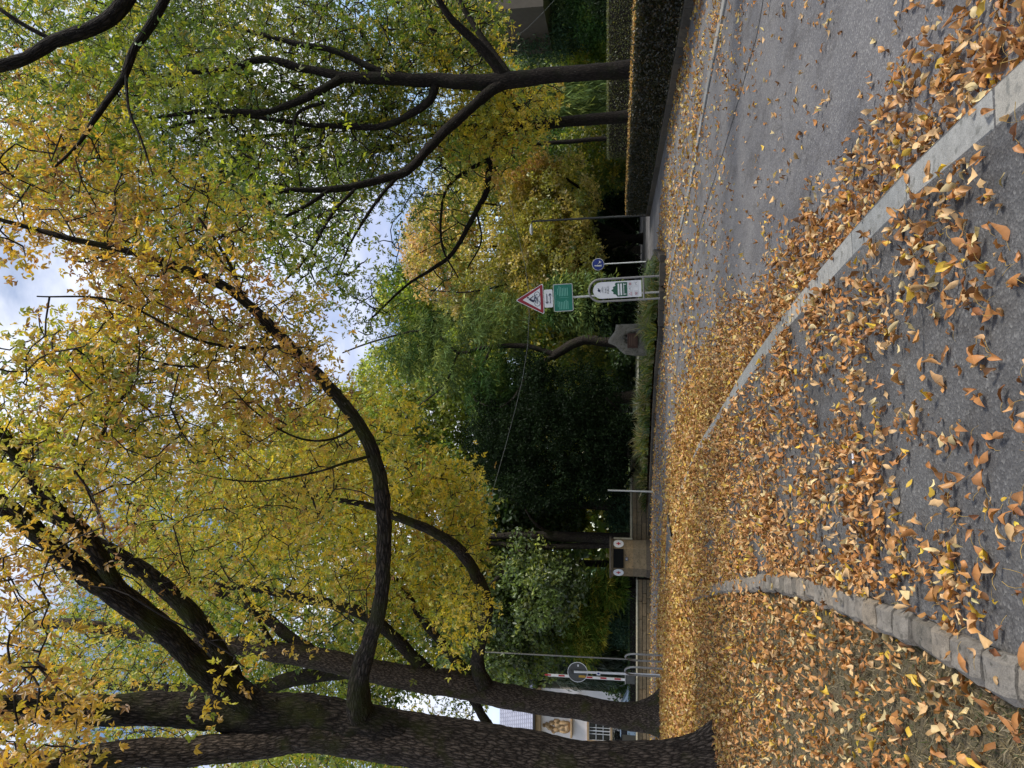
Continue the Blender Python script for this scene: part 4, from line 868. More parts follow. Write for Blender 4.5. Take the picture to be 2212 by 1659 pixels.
T2L = [
 [(1045, 1480, 28.3, 36), (1030, 1425, 28, 30), (1050, 1329, 27, 27), (1040, 1264, 26, 26), (1000, 1199, 25, 24), (950, 1154, 24.5, 22), (850, 1114, 24, 18), (775, 1089, 23.5, 15), (700, 1079, 23, 12), (600, 1059, 22, 7)],
 [(1030, 1475, 28.5, 26), (975, 1419, 28.6, 22), (925, 1354, 28.6, 18), (885, 1294, 28.4, 14), (850, 1244, 28, 9)],
 [(940, 1470, 28.5, 30), (850, 1375, 28, 27), (790, 1328, 27.6, 25), (700, 1300, 27.2, 22), (625, 1285, 27, 20), (520, 1265, 26.5, 18), (425, 1258, 26, 15), (350, 1180, 25.5, 12), (325, 1130, 25, 9), (265, 1070, 24.5, 7)],
 [(860, 1462, 28.6, 34), (760, 1452, 29, 32), (650, 1464, 29, 32), (550, 1487, 29, 30), (450, 1490, 29, 26), (300, 1484, 29, 22), (150, 1470, 29, 16)],
 [(700, 1425, 27.5, 26), (620, 1370, 27.6, 24), (540, 1310, 27.8, 20), (450, 1270, 28, 14), (380, 1230, 28, 9)],
 [(1020, 1508, 28.6, 20), (1045, 1550, 29.2, 18), (1085, 1600, 30, 16), (1130, 1650, 31, 12)],
 [(600, 1410, 27.2, 12), (560, 1340, 26.8, 9), (520, 1270, 26.2, 6)],
]
make_tree('ash_leaved_maple', 'leaning second maple with bright yellow leaves beside the cream house', T2, T2L, [
 (880, 1190, 170, 150, 26, 31, 300, 'yell'), (700, 1130, 220, 170, 25, 31, 380, 'yell'), (970, 1090, 90, 90, 25, 29, 140, 'yell'), (560, 1330, 300, 200, 28, 33, 380, 'ygreen'),
 (900, 1330, 130, 100, 28, 31, 90, 'yell'), (380, 1130, 250, 200, 22, 28, 330, 'yell'), (300, 1420, 300, 160, 27, 33, 260, 'ygreen'), (700, 1540, 360, 130, 29.5, 34, 260, 'ygreen'), (480, 1630, 460, 70, 24, 31, 260, 'ygreen'),
 (750, 960, 200, 120, 22, 27, 220, 'yell'), (990, 1350, 60, 70, 24, 26, 40, 'yell'), (900, 1600, 110, 60, 27, 31, 60, 'yell')],
 9, .38, .19, False, 'bark', .4, 48, .45, .012, .12)
T3 = [(1420, 140, 24, 48), (1365, 147, 24, 40), (1270, 156, 24, 34), (1178, 164, 24, 34), (1081, 174, 24, 36), (1000, 177, 24, 32), (950, 172, 24, 30), (880, 172, 23.8, 28), (800, 170, 23.6, 26), (730, 166, 23.5, 22)]
T3L = [
 [(1085, 182, 24, 26), (1050, 205, 23.8, 24), (975, 270, 23.2, 22), (925, 325, 22.7, 20), (875, 370, 22.2, 19), (800, 394, 21.8, 16), (715, 408, 21.3, 14), (625, 410, 20.8, 11), (550, 425, 20.4, 9), (450, 435, 20, 6)],
 [(715, 408, 21.3, 10), (650, 450, 20.8, 8), (575, 490, 20.3, 6), (500, 545, 20, 4)],
 [(940, 185, 24, 20), (935, 205, 24, 19), (915, 230, 24, 17), (840, 270, 24, 15), (750, 272, 24, 13), (685, 270, 23.8, 11), (590, 258, 23.6, 9), (500, 250, 23.4, 7), (380, 270, 23, 5)],
 [(740, 167, 23.5, 20), (650, 145, 23.3, 17), (565, 130, 23, 15), (475, 150, 22.7, 12), (375, 160, 22.4, 9), (250, 170, 22, 6)],
 [(860, 168, 23.8, 20), (800, 145, 23.6, 16), (725, 110, 23.4, 13), (625, 90, 23.2, 11), (520, 62, 23, 8), (400, 40, 22.7, 6)],
 [(740, 168, 23.5, 20), (700, 190, 23.3, 18), (625, 225, 23, 15), (565, 245, 22.8, 13), (450, 240, 22.4, 10), (325, 255, 22, 7)],
 [(1090, 168, 24, 22), (1030, 95, 23.6, 19), (975, 40, 23.2, 17), (935, -20, 22.8, 14), (900, -70, 22.5, 12)],
 [(1100, 163, 24.2, 16), (1040, 80, 24.4, 14), (990, 0, 24.6, 11), (960, -60, 24.8, 8)],
 [(770, 405, 21.6, 9), (720, 460, 21, 7), (660, 560, 20.5, 5), (600, 620, 20, 3.5)],
 [(860, 380, 22.1, 9), (810, 440, 21.6, 7), (760, 520, 21.2, 5), (730, 590, 20.8, 3.5)],
 [(700, 220, 23.3, 9), (640, 250, 23, 7), (640, 330, 22.4, 5), (650, 400, 22, 3.5)],
]
make_tree('ash_leaved_maple', 'tall dark trunked maple behind the clipped hedge, nearer of the two', T3, T3L, [(650, 330, 170, 230, 23.5, 28, 260, 'ygreen'),
 (560, 220, 300, 230, 24, 30, 800, 'green'), (300, 260, 260, 260, 22, 28, 480, 'ygreen'), (620, 420, 170, 130, 21.5, 24, 150, 'ygreen'), (780, 70, 170, 110, 24, 28, 240, 'green'), (960, 60, 130, 90, 24.5, 28, 150, 'green'),
 (420, 500, 200, 120, 18.5, 21, 180, 'ygreen'), (120, 200, 200, 260, 19, 25, 420, 'ygreen'), (340, 120, 180, 160, 22, 27, 260, 'green'), (700, 560, 100, 80, 19.5, 21, 50, 'ygreen'), (860, 250, 80, 120, 24.5, 27, 60, 'green'), (1020, 110, 50, 80, 24.5, 27, 50, 'green'), (640, 110, 250, 150, 23, 28, 260, 'green')],
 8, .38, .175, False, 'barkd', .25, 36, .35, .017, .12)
T4 = [(1415, 246, 29, 32), (1358, 251, 29, 27), (1242, 261, 29, 24), (1178, 268, 29, 22), (1097, 271, 29, 21), (1016, 274, 29, 17), (930, 268, 29, 14), (887, 262, 29, 13), (780, 262, 28.8, 12), (650, 285, 28.6, 9), (520, 300, 28.4, 7), (380, 310, 28, 5)]
T4L = [
 [(1100, 276, 29, 18), (1075, 300, 28.6, 15), (1061, 348, 28, 14), (1049, 419, 27.4, 13), (1029, 455, 27, 12), (978, 545, 26.5, 9), (935, 580, 26.2, 8), (880, 615, 26, 6), (800, 690, 25.6, 4)],
 [(1055, 345, 28, 9), (1005, 370, 27.6, 8), (975, 395, 27.2, 7), (955, 440, 26.8, 6), (955, 530, 26.4, 5), (990, 600, 26, 3)],
 [(1150, 268, 29, 14), (1125, 240, 29, 14), (1095, 200, 29, 13), (1060, 175, 29, 10)],
 [(1016, 274, 29, 12), (900, 300, 28.6, 10), (800, 330, 28.4, 8), (700, 340, 28, 6), (560, 350, 27.6, 5)],
 [(1029, 455, 27, 5), (1040, 520, 26.8, 4), (1010, 580, 26.6, 3)],
]
make_tree('ash_leaved_maple', 'slimmer maple behind the clipped hedge with vivid yellow lower leaves', T4, T4L, [
 (1080, 240, 110, 90, 26, 31, 190, 'yell'), (960, 230, 140, 120, 26, 31, 200, 'yell'), (960, 400, 110, 150, 27.5, 31, 90, 'ygreen'), (900, 560, 90, 100, 26.5, 29, 50, 'ygreen'), (1000, 90, 110, 90, 30, 33, 150, 'yell'), (900, 80, 120, 110, 30, 34, 130, 'yell'),
 (1170, 225, 50, 50, 27, 29, 18, 'yell'), (800, 660, 60, 70, 25, 27, 35, 'ygreen'), (650, 330, 250, 130, 26, 31, 260, 'green'), (860, 350, 160, 130, 26, 31, 150, 'ygreen'), (1060, 330, 60, 70, 26, 28, 40, 'yell')],
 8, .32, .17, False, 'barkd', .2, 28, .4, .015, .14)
T5 = [(1900, -560, 9.5, 110), (1300, -480, 9.6, 100), (600, -330, 9.6, 90), (300, -260, 9.6, 84), (0, -210, 9.5, 70)]
T5L = [
 [(420, -290, 9.6, 46), (330, -120, 9.5, 38), (265, 10, 9.4, 32), (200, 60, 9.3, 30), (120, 90, 9.2, 28), (60, 125, 9.1, 26), (0, 145, 9, 26), (-120, 170, 8.9, 22)],
 [(520, -300, 9.5, 34), (400, -80, 9.2, 25), (330, 50, 9, 21), (290, 110, 8.9, 19), (265, 170, 8.8, 17), (235, 210, 8.7, 15), (200, 262, 8.6, 12), (170, 310, 8.5, 8), (120, 360, 8.4, 5)],
 [(272, 160, 8.8, 7), (280, 240, 8.6, 6), (305, 300, 8.5, 5), (330, 380, 8.4, 3)],
 [(120, 90, 9.2, 10), (60, 60, 9.1, 9), (0, 20, 9, 8)],
]
make_tree('ash_leaved_maple', 'overhanging maple at the right edge, its trunk outside the view', T5, T5L, [
 (130, 60, 240, 160, 9.4, 13, 170, 'green'), (300, 200, 200, 160, 9, 12, 130, 'ygreen'), (90, 250, 180, 140, 9.2, 12, 110, 'gold'), (200, 380, 160, 90, 8.8, 11, 60, 'gold'), (450, 20, 160, 110, 9.5, 13, 90, 'green')],
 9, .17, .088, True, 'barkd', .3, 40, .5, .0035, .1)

# ------------------------------------------------------------ background trees
def bg_tree(name, label, base, trunks, blobs, lsz, wr=.55, mat='leaf', droop=.3, clump=.6, per=60, bark='barkd', style='leaf', cat='tree', group=None, limbmat=None):
    b = R(*base); b[2] = float(bed_z(b[0], b[1])) if b[1] > 30 else 0; root = thing(name, label, cat, tuple(b), group=group)
    for k, rows in enumerate(trunks):
        pts = [(x-b[0], y-b[1], z-b[2], r) for x, y, z, r in pix_limb(rows)]
        limb_mesh('trunk' if k == 0 else 'limb', pts, 14 if k == 0 else 8, M[bark], root, .5, .05, .2 if k == 0 else 0, seed=k)
    per = int(per*.72); lsz = lsz*1.26
    Ps, Ds, Ns, LL, CC = [], [], [], [], []
    for x, y, rx, ry, d0, d1, n, pal in blobs:
        # clump centres on the blob's volume, biased to its skin
        a = rdir(n); q = rng.random(n)**.28; cx, cy, dm = x, y, (d0+d1)/2
        cen = np.array([R(cx+rx*v[0]*s, cy+ry*v[1]*s, dm+(d1-d0)/2*v[2]*s) for v, s in zip(a, q)])
        cen = cen[cen[:, 2] > .1]; n = len(cen); sz = clump*(.6+.8*rng.random(n)); cc = pick(pal, n)*(1+.18*rng.normal(size=(n, 1)))
        idx = np.repeat(np.arange(n), per); off = rdir(len(idx))*(rng.random(len(idx))**.4)[:, None]*sz[idx][:, None]*np.array([1, 1, .6])
        if style == 'weep': off = off*[.55, .55, 1.6]
        if style == 'flat': off = off*[1.25, 1.25, .35]
        P = cen[idx]+off
        if style == 'weep': D = unit(rng.normal(size=P.shape)*.35+[0, 0, -1])
        elif style == 'flat': D = unit(off*[1, 1, .3]+rng.normal(size=P.shape)*.3+[0, 0, -.3])
        elif style == 'up': D = unit(rng.normal(size=P.shape)*.5+[0, 0, 1])
        else: D = unit(rng.normal(size=P.shape)+[0, 0, -droop])
        N = unit(np.cross(D, rdir(len(P)))); Ps.append(P); Ds.append(D); Ns.append(N); LL.append(lsz*(.6+.8*rng.random(len(P)))); CC.append(np.clip(cc[idx]*(1+.2*rng.normal(size=(len(idx), 1))), .004, 1))
    P, D, N, Ls, C = map(np.concatenate, (Ps, Ds, Ns, LL, CC)); P = P-b
    f = leaf_obj('crown' if cat == 'tree' else 'foliage', P, D, N, Ls, Ls*wr, C, M[mat], root); f['kind'] = 'stuff'; return root

# golden upright-stemmed tree
fan = []
for k in range(16):
    a = (k/15-.5); fan.append([(1350, 515+a*14, 50, 9), (1270, 515+a*90, 50-a*3, 7), (1150, 518+a*260, 50+(k % 3-1)*2, 5), (1020, 522+a*360, 50+(k % 4-1.5)*2.5, 3.5), (930, 528+a*330, 50, 2)])
bg_tree('beech_tree', 'broad olive and gold upright tree behind the blue sign', (1386, 515, 50), [[(1390, 515, 50, 22), (1360, 515, 50, 16), (1320, 515, 50, 13)]]+fan+[[(1370, 500, 50, 8), (1300, 440, 49, 7), (1200, 370, 48, 5)], [(1375, 520, 50, 8), (1310, 590, 49, 6), (1250, 650, 48, 4)]],
 [(1070, 520, 190, 195, 44, 55, 950, 'olive'), (1190, 440, 110, 120, 44, 52, 330, 'olive'), (1190, 570, 120, 120, 43, 50, 300, 'olive'), (950, 530, 85, 120, 46, 56, 380, 'orange'), (1090, 360, 110, 60, 45, 52, 200, 'orange')], .17, .6, 'leaf', .1, .62, 46, style='leaf')
# dark yew
bg_tree('yew_tree', 'huge near black yew at the middle with spreading low stems', (1388, 965, 39.5), [[(1392, 968, 39.5, 30), (1350, 960, 39.5, 16), (1290, 940, 39.5, 10)], [(1385, 990, 39, 8), (1350, 1040, 38.5, 6), (1300, 1060, 38, 4)], [(1380, 950, 39, 8), (1340, 890, 38.5, 6), (1310, 860, 38, 4)], [(1385, 975, 38.6, 9), (1330, 985, 38, 7), (1280, 990, 37.6, 4)]],
 [(1200, 955, 165, 112, 36, 46, 850, 'yew'), (1230, 865, 110, 75, 36.5, 44, 340, 'yew'), (1200, 1045, 130, 55, 36, 43, 300, 'yew'), (1350, 925, 38, 24, 37, 39, 70, 'yew'), (1310, 1000, 50, 90, 36.5, 40, 200, 'yew'), (1070, 950, 70, 90, 38, 46, 200, 'yew'), (1100, 1010, 60, 60, 40, 46, 160, 'yew'), (1150, 800, 50, 40, 38, 44, 90, 'yew')], .12, .5, 'needle', .2, .55, 60, style='leaf')
# curved bare trunk with wispy foliage
bg_tree('pine_tree', 'crooked grey trunk with wispy dark green foliage behind the boulder', (1385, 744, 43), [[(1388, 744, 43, 24), (1326, 741, 43, 22), (1260, 735, 43, 22), (1213, 757, 43, 20), (1193, 771, 43, 18)], [(1200, 768, 43, 14), (1175, 757, 43, 12), (1141, 748, 43, 12), (1101, 746, 43, 11), (1042, 752, 43, 9), (990, 762, 43, 7), (950, 728, 43, 6), (900, 715, 43, 5), (800, 740, 43, 4), (740, 762, 43, 3)], [(1193, 771, 43, 12), (1150, 800, 42, 9), (1110, 860, 41, 6), (1080, 880, 41, 4)], [(1060, 752, 43, 6), (1020, 850, 42, 5), (1060, 880, 41, 4)], [(990, 762, 43, 5), (960, 830, 43, 4), (900, 880, 43, 3)]],
 [(940, 760, 80, 80, 41, 47, 110, 'mid'), (1070, 700, 80, 50, 42, 47, 120, 'mid'), (1060, 830, 60, 70, 41, 44, 90, 'dgreen'), (880, 740, 60, 60, 42, 46, 60, 'dgreen')], .34, .12, 'needle', .2, .7, 60, 'barkg', 'flat')
# small conifer bush by the sign
bg_tree('cypress_shrub', 'layered dark green cypress shrub left of the notice board', (1385, 655, 38), [[(1390, 650, 38, 6), (1300, 650, 38, 4)]], [(1270, 655, 100, 50, 36.5, 40, 330, 'mid'), (1320, 665, 60, 45, 36.5, 39, 160, 'yew'), (1200, 655, 40, 35, 37, 39, 90, 'dgreen')], .22, .28, 'needle', .2, .5, 50, style='flat', cat='shrub')
# conifers right
bg_tree('weeping_conifer', 'dark weeping conifer between the two hedge side trunks', (1385, 215, 44), [[(1390, 215, 44, 10), (1200, 220, 44, 7), (1050, 225, 44, 4)]], [(1220, 215, 140, 50, 42, 47, 420, 'mid'), (1120, 250, 70, 40, 42, 46, 160, 'mid')], .34, .13, 'needle', .2, .75, 70, style='weep')
bg_tree('blue_conifer', 'blue green conifer at the right behind the near hedge trunk', (1390, 70, 48), [[(1395, 70, 48, 16), (1200, 60, 48, 10), (1060, 60, 48, 5)]], [(1160, 50, 130, 80, 45, 52, 480, 'blue'), (1290, 30, 70, 70, 44, 50, 220, 'dgreen')], .2, .3, 'needle', .2, .75, 55, style='leaf')
bg_tree('dark_thuja', 'near black thuja at the far right edge behind the hedge', (1390, 10, 36), [[(1395, 10, 36, 8), (1330, 10, 36, 6)]], [(1330, 0, 60, 36, 34, 38, 200, 'yew')], .14, .4, 'needle', .2, .5, 55)
bg_tree('maple_tree', 'mid green maple behind the right trunks with dark leaning stem', (1390, 100, 52), [[(1395, 95, 52, 22), (1300, 80, 52, 20), (1245, 92, 52, 16), (1180, 110, 52, 8)], [(1250, 90, 52, 9), (1240, 140, 52, 5)]], [(1270, 130, 60, 60, 49, 55, 200, 'ygreen'), (1290, 330, 80, 90, 50, 58, 380, 'green'), (1200, 340, 70, 60, 52, 58, 180, 'dgreen')], .2, .6, 'leaf', .2, .8, 45)
bg_tree('larch_tree', 'thin dark straight trunked tree right of the golden tree', (1388, 298, 41), [[(1392, 298, 41, 10), (1320, 300, 41, 10), (1210, 307, 41, 9), (1131, 313, 41, 7), (1060, 318, 41, 4)]], [(1090, 318, 60, 40, 39, 43, 90, 'ygreen'), (1010, 320, 60, 50, 39, 43, 90, 'green')], .2, .5, 'leaf', .2, .6, 40)
bg_tree('spruce_tree', 'blue grey spruce to the right of the lamp post', (1388, 440, 60), [[(1392, 440, 60, 16), (1300, 440, 60, 10), (1200, 440, 60, 5)]], [(1290, 430, 90, 60, 57, 64, 330, 'blue'), (1180, 330, 80, 80, 58, 64, 260, 'dgreen')], .3, .3, 'needle', .2, .9, 50, style='flat')
for (y, d, w, lab) in ((540, 56, 18, 'dark straight trunk immediately right of the blue sign'), (556, 58, 12, 'dark slimmer trunk behind the blue sign pole'), (598, 57, 10, 'dark trunk behind the notice board')):
    bg_tree('shaded_tree', lab, (1386, y, d), [[(1390, y, d, w), (1310, y, d, w*.85), (1200, y+2, d, w*.6), (1100, y+2, d, w*.3)]], [(1130, y+20, 70, 40, d-3, d+3, 120, 'dgreen')], .25, .6, 'leaf', .2, .9, 40, 'barkg', group='trunks shaded under the park canopy')
# behind pillar: twin trunk maple
bg_tree('twin_stem_maple', 'dark twin stemmed maple behind the red cross pillar', (1385, 1165, 41), [[(1390, 1165, 41, 32), (1330, 1163, 41, 24), (1230, 1160, 41, 22), (1120, 1156, 41, 16), (1040, 1160, 41, 10)], [(1370, 1172, 41, 18), (1240, 1180, 41, 15), (1140, 1180, 41, 13), (1060, 1172, 41, 12), (980, 1168, 41, 9), (880, 1150, 41, 6)], [(1150, 1182, 41, 12), (1110, 1200, 40.5, 13), (1085, 1240, 40, 11), (1060, 1262, 39.5, 8)], [(1200, 1155, 41, 8), (1160, 1135, 40.5, 7), (1135, 1100, 40, 4)], [(1060, 1170, 41, 6), (1040, 1140, 40.5, 5), (1000, 1120, 40, 3)]],
 [(1140, 1270, 120, 110, 38, 46, 420, 'mid'), (980, 1230, 120, 120, 39, 47, 420, 'green'), (1060, 1130, 90, 60, 42, 46, 200, 'dgreen'), (1080, 1400, 130, 110, 40, 46, 420, 'mid'), (1200, 1130, 60, 40, 43, 46, 90, 'dgreen')], .2, .6, 'leaf', .2, .75, 45, 'barkg')
for (x0, y, d, w, lab) in ((1375, 1215, 47, 16, 'dark trunk rising behind the red cross pillar'), (1378, 1090, 44, 20, 'reddish dark trunk left of the yew'), (1372, 857, 47, 24, 'brown trunk base right under the yew canopy'), (1375, 910, 46, 12, 'grey stem beside the yew base'), (1372, 1390, 52, 10, 'pale thin trunk behind the long sandstone wall')):
    bg_tree('shaded_tree', lab, (x0, y, d), [[(x0+6, y, d, w*1.3), (1330, y+3, d, w), (1230, y+2, d, w*.8), (1100, y, d, w*.5)]], [(1090, y, 80, 50, d-3, d+3, 120, 'dgreen')], .25, .6, 'leaf', .2, .9, 40, 'barkg', group='trunks shaded under the park canopy')
bg_tree('weeping_conifer', 'silver grey weeping conifer behind the long sandstone wall', (1385, 1440, 52), [[(1392, 1440, 52, 14), (1200, 1430, 52, 8), (1100, 1425, 52, 5)]], [(1190, 1400, 80, 55, 49, 55, 200, 'silver'), (1260, 1420, 90, 55, 49, 55, 280, 'mid'), (1100, 1440, 60, 45, 49, 55, 130, 'silver'), (1270, 1450, 80, 28, 47, 50, 130, 'silver'), (1320, 1310, 50, 90, 48, 54, 260, 'blue')], .45, .12, 'needle', .2, .9, 55, style='weep')
bg_tree('leaning_conifer', 'light green leaning conifer left of the pillar', (1380, 1270, 45), [[(1385, 1265, 45, 8), (1300, 1290, 44.5, 6), (1250, 1320, 44, 5), (1230, 1370, 43.5, 4)], [(1290, 1292, 44, 4), (1240, 1240, 44, 3)]], [(1250, 1350, 60, 80, 42, 46, 170, 'green'), (1310, 1270, 40, 30, 42.5, 45, 90, 'green'), (1200, 1300, 50, 60, 43, 47, 110, 'green'), (1230, 1110, 50, 30, 44, 47, 100, 'green')], .34, .14, 'needle', .2, .7, 55, 'barkd', 'flat')
# tall masses at the back
bg_tree('lime_tree', 'tall yellow green tree high behind the yew', (1380, 880, 60), [[(1390, 880, 60, 24), (1200, 880, 60, 18), (1000, 870, 60, 12), (850, 860, 60, 7)], [(1000, 870, 60, 8), (900, 800, 60, 6), (840, 780, 60, 4)], [(980, 870, 60, 8), (900, 950, 60, 6), (800, 1000, 60, 4)]],
 [(900, 860, 150, 130, 55, 66, 700, 'lime'), (1000, 800, 100, 80, 54, 60, 320, 'lime'), (760, 1010, 170, 180, 56, 66, 680, 'lime'), (560, 1000, 140, 160, 58, 68, 300, 'ygreen'), (960, 1010, 90, 80, 55, 62, 260, 'ygreen'), (1090, 1000, 70, 90, 56, 62, 260, 'dgreen')], .26, .6, 'leaf', .2, .95, 42)
bg_tree('lime_tree', 'tall green tree high behind the second maple', (1380, 1330, 62), [[(1390, 1330, 62, 26), (1200, 1330, 62, 18), (1000, 1330, 62, 12), (800, 1330, 62, 8)], [(1000, 1330, 62, 8), (850, 1230, 62, 5)], [(950, 1330, 62, 8), (800, 1430, 62, 5)]],
 [(880, 1330, 170, 170, 57, 68, 650, 'green'), (640, 1250, 200, 200, 58, 70, 460, 'ygreen'), (700, 1480, 190, 100, 58, 68, 300, 'green'), (1040, 1360, 120, 130, 55, 64, 420, 'dgreen'), (440, 1180, 200, 200, 58, 68, 420, 'ygreen'), (330, 1420, 260, 140, 58, 68, 420, 'green')], .28, .6, 'leaf', .2, 1.0, 42)
bg_tree('oak_tree', 'dark green tree behind the crooked pine and golden tree', (1380, 690, 64), [[(1390, 690, 64, 20), (1200, 690, 64, 14), (1000, 700, 64, 8)]],
 [(1060, 690, 150, 90, 60, 70, 480, 'mid'), (930, 740, 80, 90, 60, 70, 260, 'lime'), (870, 640, 60, 60, 58, 66, 120, 'ygreen'), (1230, 760, 100, 80, 58, 66, 360, 'green')], .3, .55, 'leaf', .2, 1.0, 45)
bg_tree('oak_tree', 'broad dark tree at the right filling between the conifers', (1380, 300, 70), [[(1390, 300, 70, 20), (1200, 290, 70, 12)]],
 [(1180, 200, 160, 240, 64, 76, 800, 'mid'), (1060, 330, 110, 110, 64, 74, 300, 'ygreen'), (1300, 200, 60, 240, 64, 70, 400, 'dgreen')], .32, .55, 'leaf', .2, 1.15, 40)
bg_tree('chestnut_tree', 'golden green crown glimpsed left of the big trunk', (1380, 1700, 60), [[(1390, 1700, 60, 24), (1100, 1690, 60, 14)]], [(960, 1660, 160, 60, 55, 65, 300, 'ygreen'), (640, 1620, 200, 80, 55, 65, 260, 'yell')], .28, .6, 'leaf', .2, 1.0, 40)
# understory and far woods
for (x, y, rx, ry, d, pal, lab) in ((1345, 720, 40, 60, 46, 'dgreen', 'dark shrub behind the boulder'), (1350, 820, 34, 50, 52, 'dgreen', 'dark shrub under the yew branches'), (1350, 1110, 40, 40, 45, 'blue', 'blue green shrub behind the sandstone wall'), (1345, 1330, 45, 60, 48, 'blue', 'dark shrub left of the red cross pillar'), (1350, 460, 50, 50, 58, 'yew', 'near black shrub beyond the lamp post'), (1340, 520, 50, 60, 60, 'yew', 'near black shrub behind the golden tree'), (1335, 590, 50, 50, 50, 'yew', 'near black shrub behind the blue sign'), (1345, 1460, 36, 40, 50, 'dgreen', 'dark shrub behind the barrier'), (1280, 770, 60, 50, 50, 'green', 'ochre tinged shrub right of the yew')):
    bg_tree('shrub', lab, (1388, y, d), [], [(x, y, rx, ry, d-2, d+2, 150, pal)], .18, .5, 'needle' if pal in ('yew', 'blue') else 'leaf', .2, .7, 45, cat='shrub', group='understorey shrubs of the park')
# distant wood, one mass
P = []; n = 36000
xs = rng.uniform(-95, 75, n); zs = rng.random(n)**.9; top = 12+9*n2d(xs, xs*0, .06, 9)-2; ys = 82+12*rng.random(n)+6*n2d(xs, zs*20, .1, 4); P = np.stack([xs, ys, zs*top], 1)
D = rdir(n); N = unit(np.cross(D, rdir(n))); cc = np.where((n2d(xs, zs*20, .12, 2) > .5)[:, None], pick('dgreen', n), pick('green', n))*.8
tag(leaf_obj('distant_wood', P, D, N, .9+.7*rng.random(n), .6+.4*rng.random(n), cc, M['leaf']), 'dark distant wood closing the view behind the park trees', 'wood', kind='stuff')

# ------------------------------------------------------------ bed planting
def tuft_mesh(n, h, sp, pal, seed):
    P = np.stack([rng.normal(size=n)*sp*.35, rng.normal(size=n)*sp*.35, np.zeros(n)], 1); D = unit(np.stack([rng.normal(size=n)*.55, rng.normal(size=n)*.55, np.ones(n)], 1))
    L_ = h*(.5+.7*rng.random(n)); side = unit(np.cross(D, rdir(n))); w = .022+.018*rng.random(n)
    mid = P+D*(L_*.6)[:, None]; tip = P+D*(L_*.85)[:, None]+(D*[1, 1, 0])*(L_*.6)[:, None]+[0, 0, .02]
    V = np.stack([P-side*w[:, None]*.5, P+side*w[:, None]*.5, mid+side*w[:, None]*.5, mid-side*w[:, None]*.5, tip], 1).reshape(-1, 3); b = np.arange(n)[:, None]*5
    C = np.repeat(pick(pal, n)*(1+.2*rng.normal(size=(n, 1))), 1, 0); C = np.clip(C, .01, 1); C1 = np.concatenate([C, np.ones((n, 1))], 1)
    return mesh_np('plant_tuft', V, [b+[0, 1, 2, 3], b+[3, 2, 4]], M['leaf'], {'col': ('FACE', 'FLOAT_COLOR', np.vstack([C1, C1]))})
tm = [tuft_mesh(70, .5, .3, 'tuft', k) for k in range(4)]+[tuft_mesh(80, .36, .35, 'green', 9), tuft_mesh(60, .3, .4, 'dgreen', 10)]
wallc = sample_line(BW, .33)
cnt_ = 0
for q, (wx, wy) in enumerate(wallc):
    if wx < -7.2 or wx > 4.0: continue
    for r_ in range(4):
        if rng.random() < .25: continue
        x = wx+rng.normal()*.2; y = wy+.45+r_*.75+rng.random()*.5
        if math.hypot(x-bc_[0], y-31) < .75 or (abs(x-bc_[0]) < .6 and 29.4 < y < 31) or (abs(x-SX) < .5 and y < SY+.1 and r_ < 1): continue
        o = obj('bedding_plant', tm[int(rng.integers(6))]); o.location = (x, y, float(bed_z(x, y))-.02); o.rotation_euler = (0, 0, rng.random()*6.28); s_ = .6+.9*rng.random(); o.scale = (s_, s_, s_*(.75+.7*rng.random()))
        tag(o, 'strappy green and straw coloured tuft in the raised bed', 'plant', 'strappy tufts planted in the bed'); cnt_ += 1
# small leafy spray by the end of the bed
x, y = R(1405, 588, 26)[:2]; P = np.array([x, y, .1])+rng.normal(size=(160, 3))*[.22, .2, .2]+[0, 0, .35]; D = rdir(160); N = unit(np.cross(D, rdir(160)))
tag(leaf_obj('ivy_bush', P, D, N, np.full(160, .08), np.full(160, .05), pick('dgreen', 160), M['leaf']), 'little dark ivy bush at the corner of the bed wall', 'shrub')

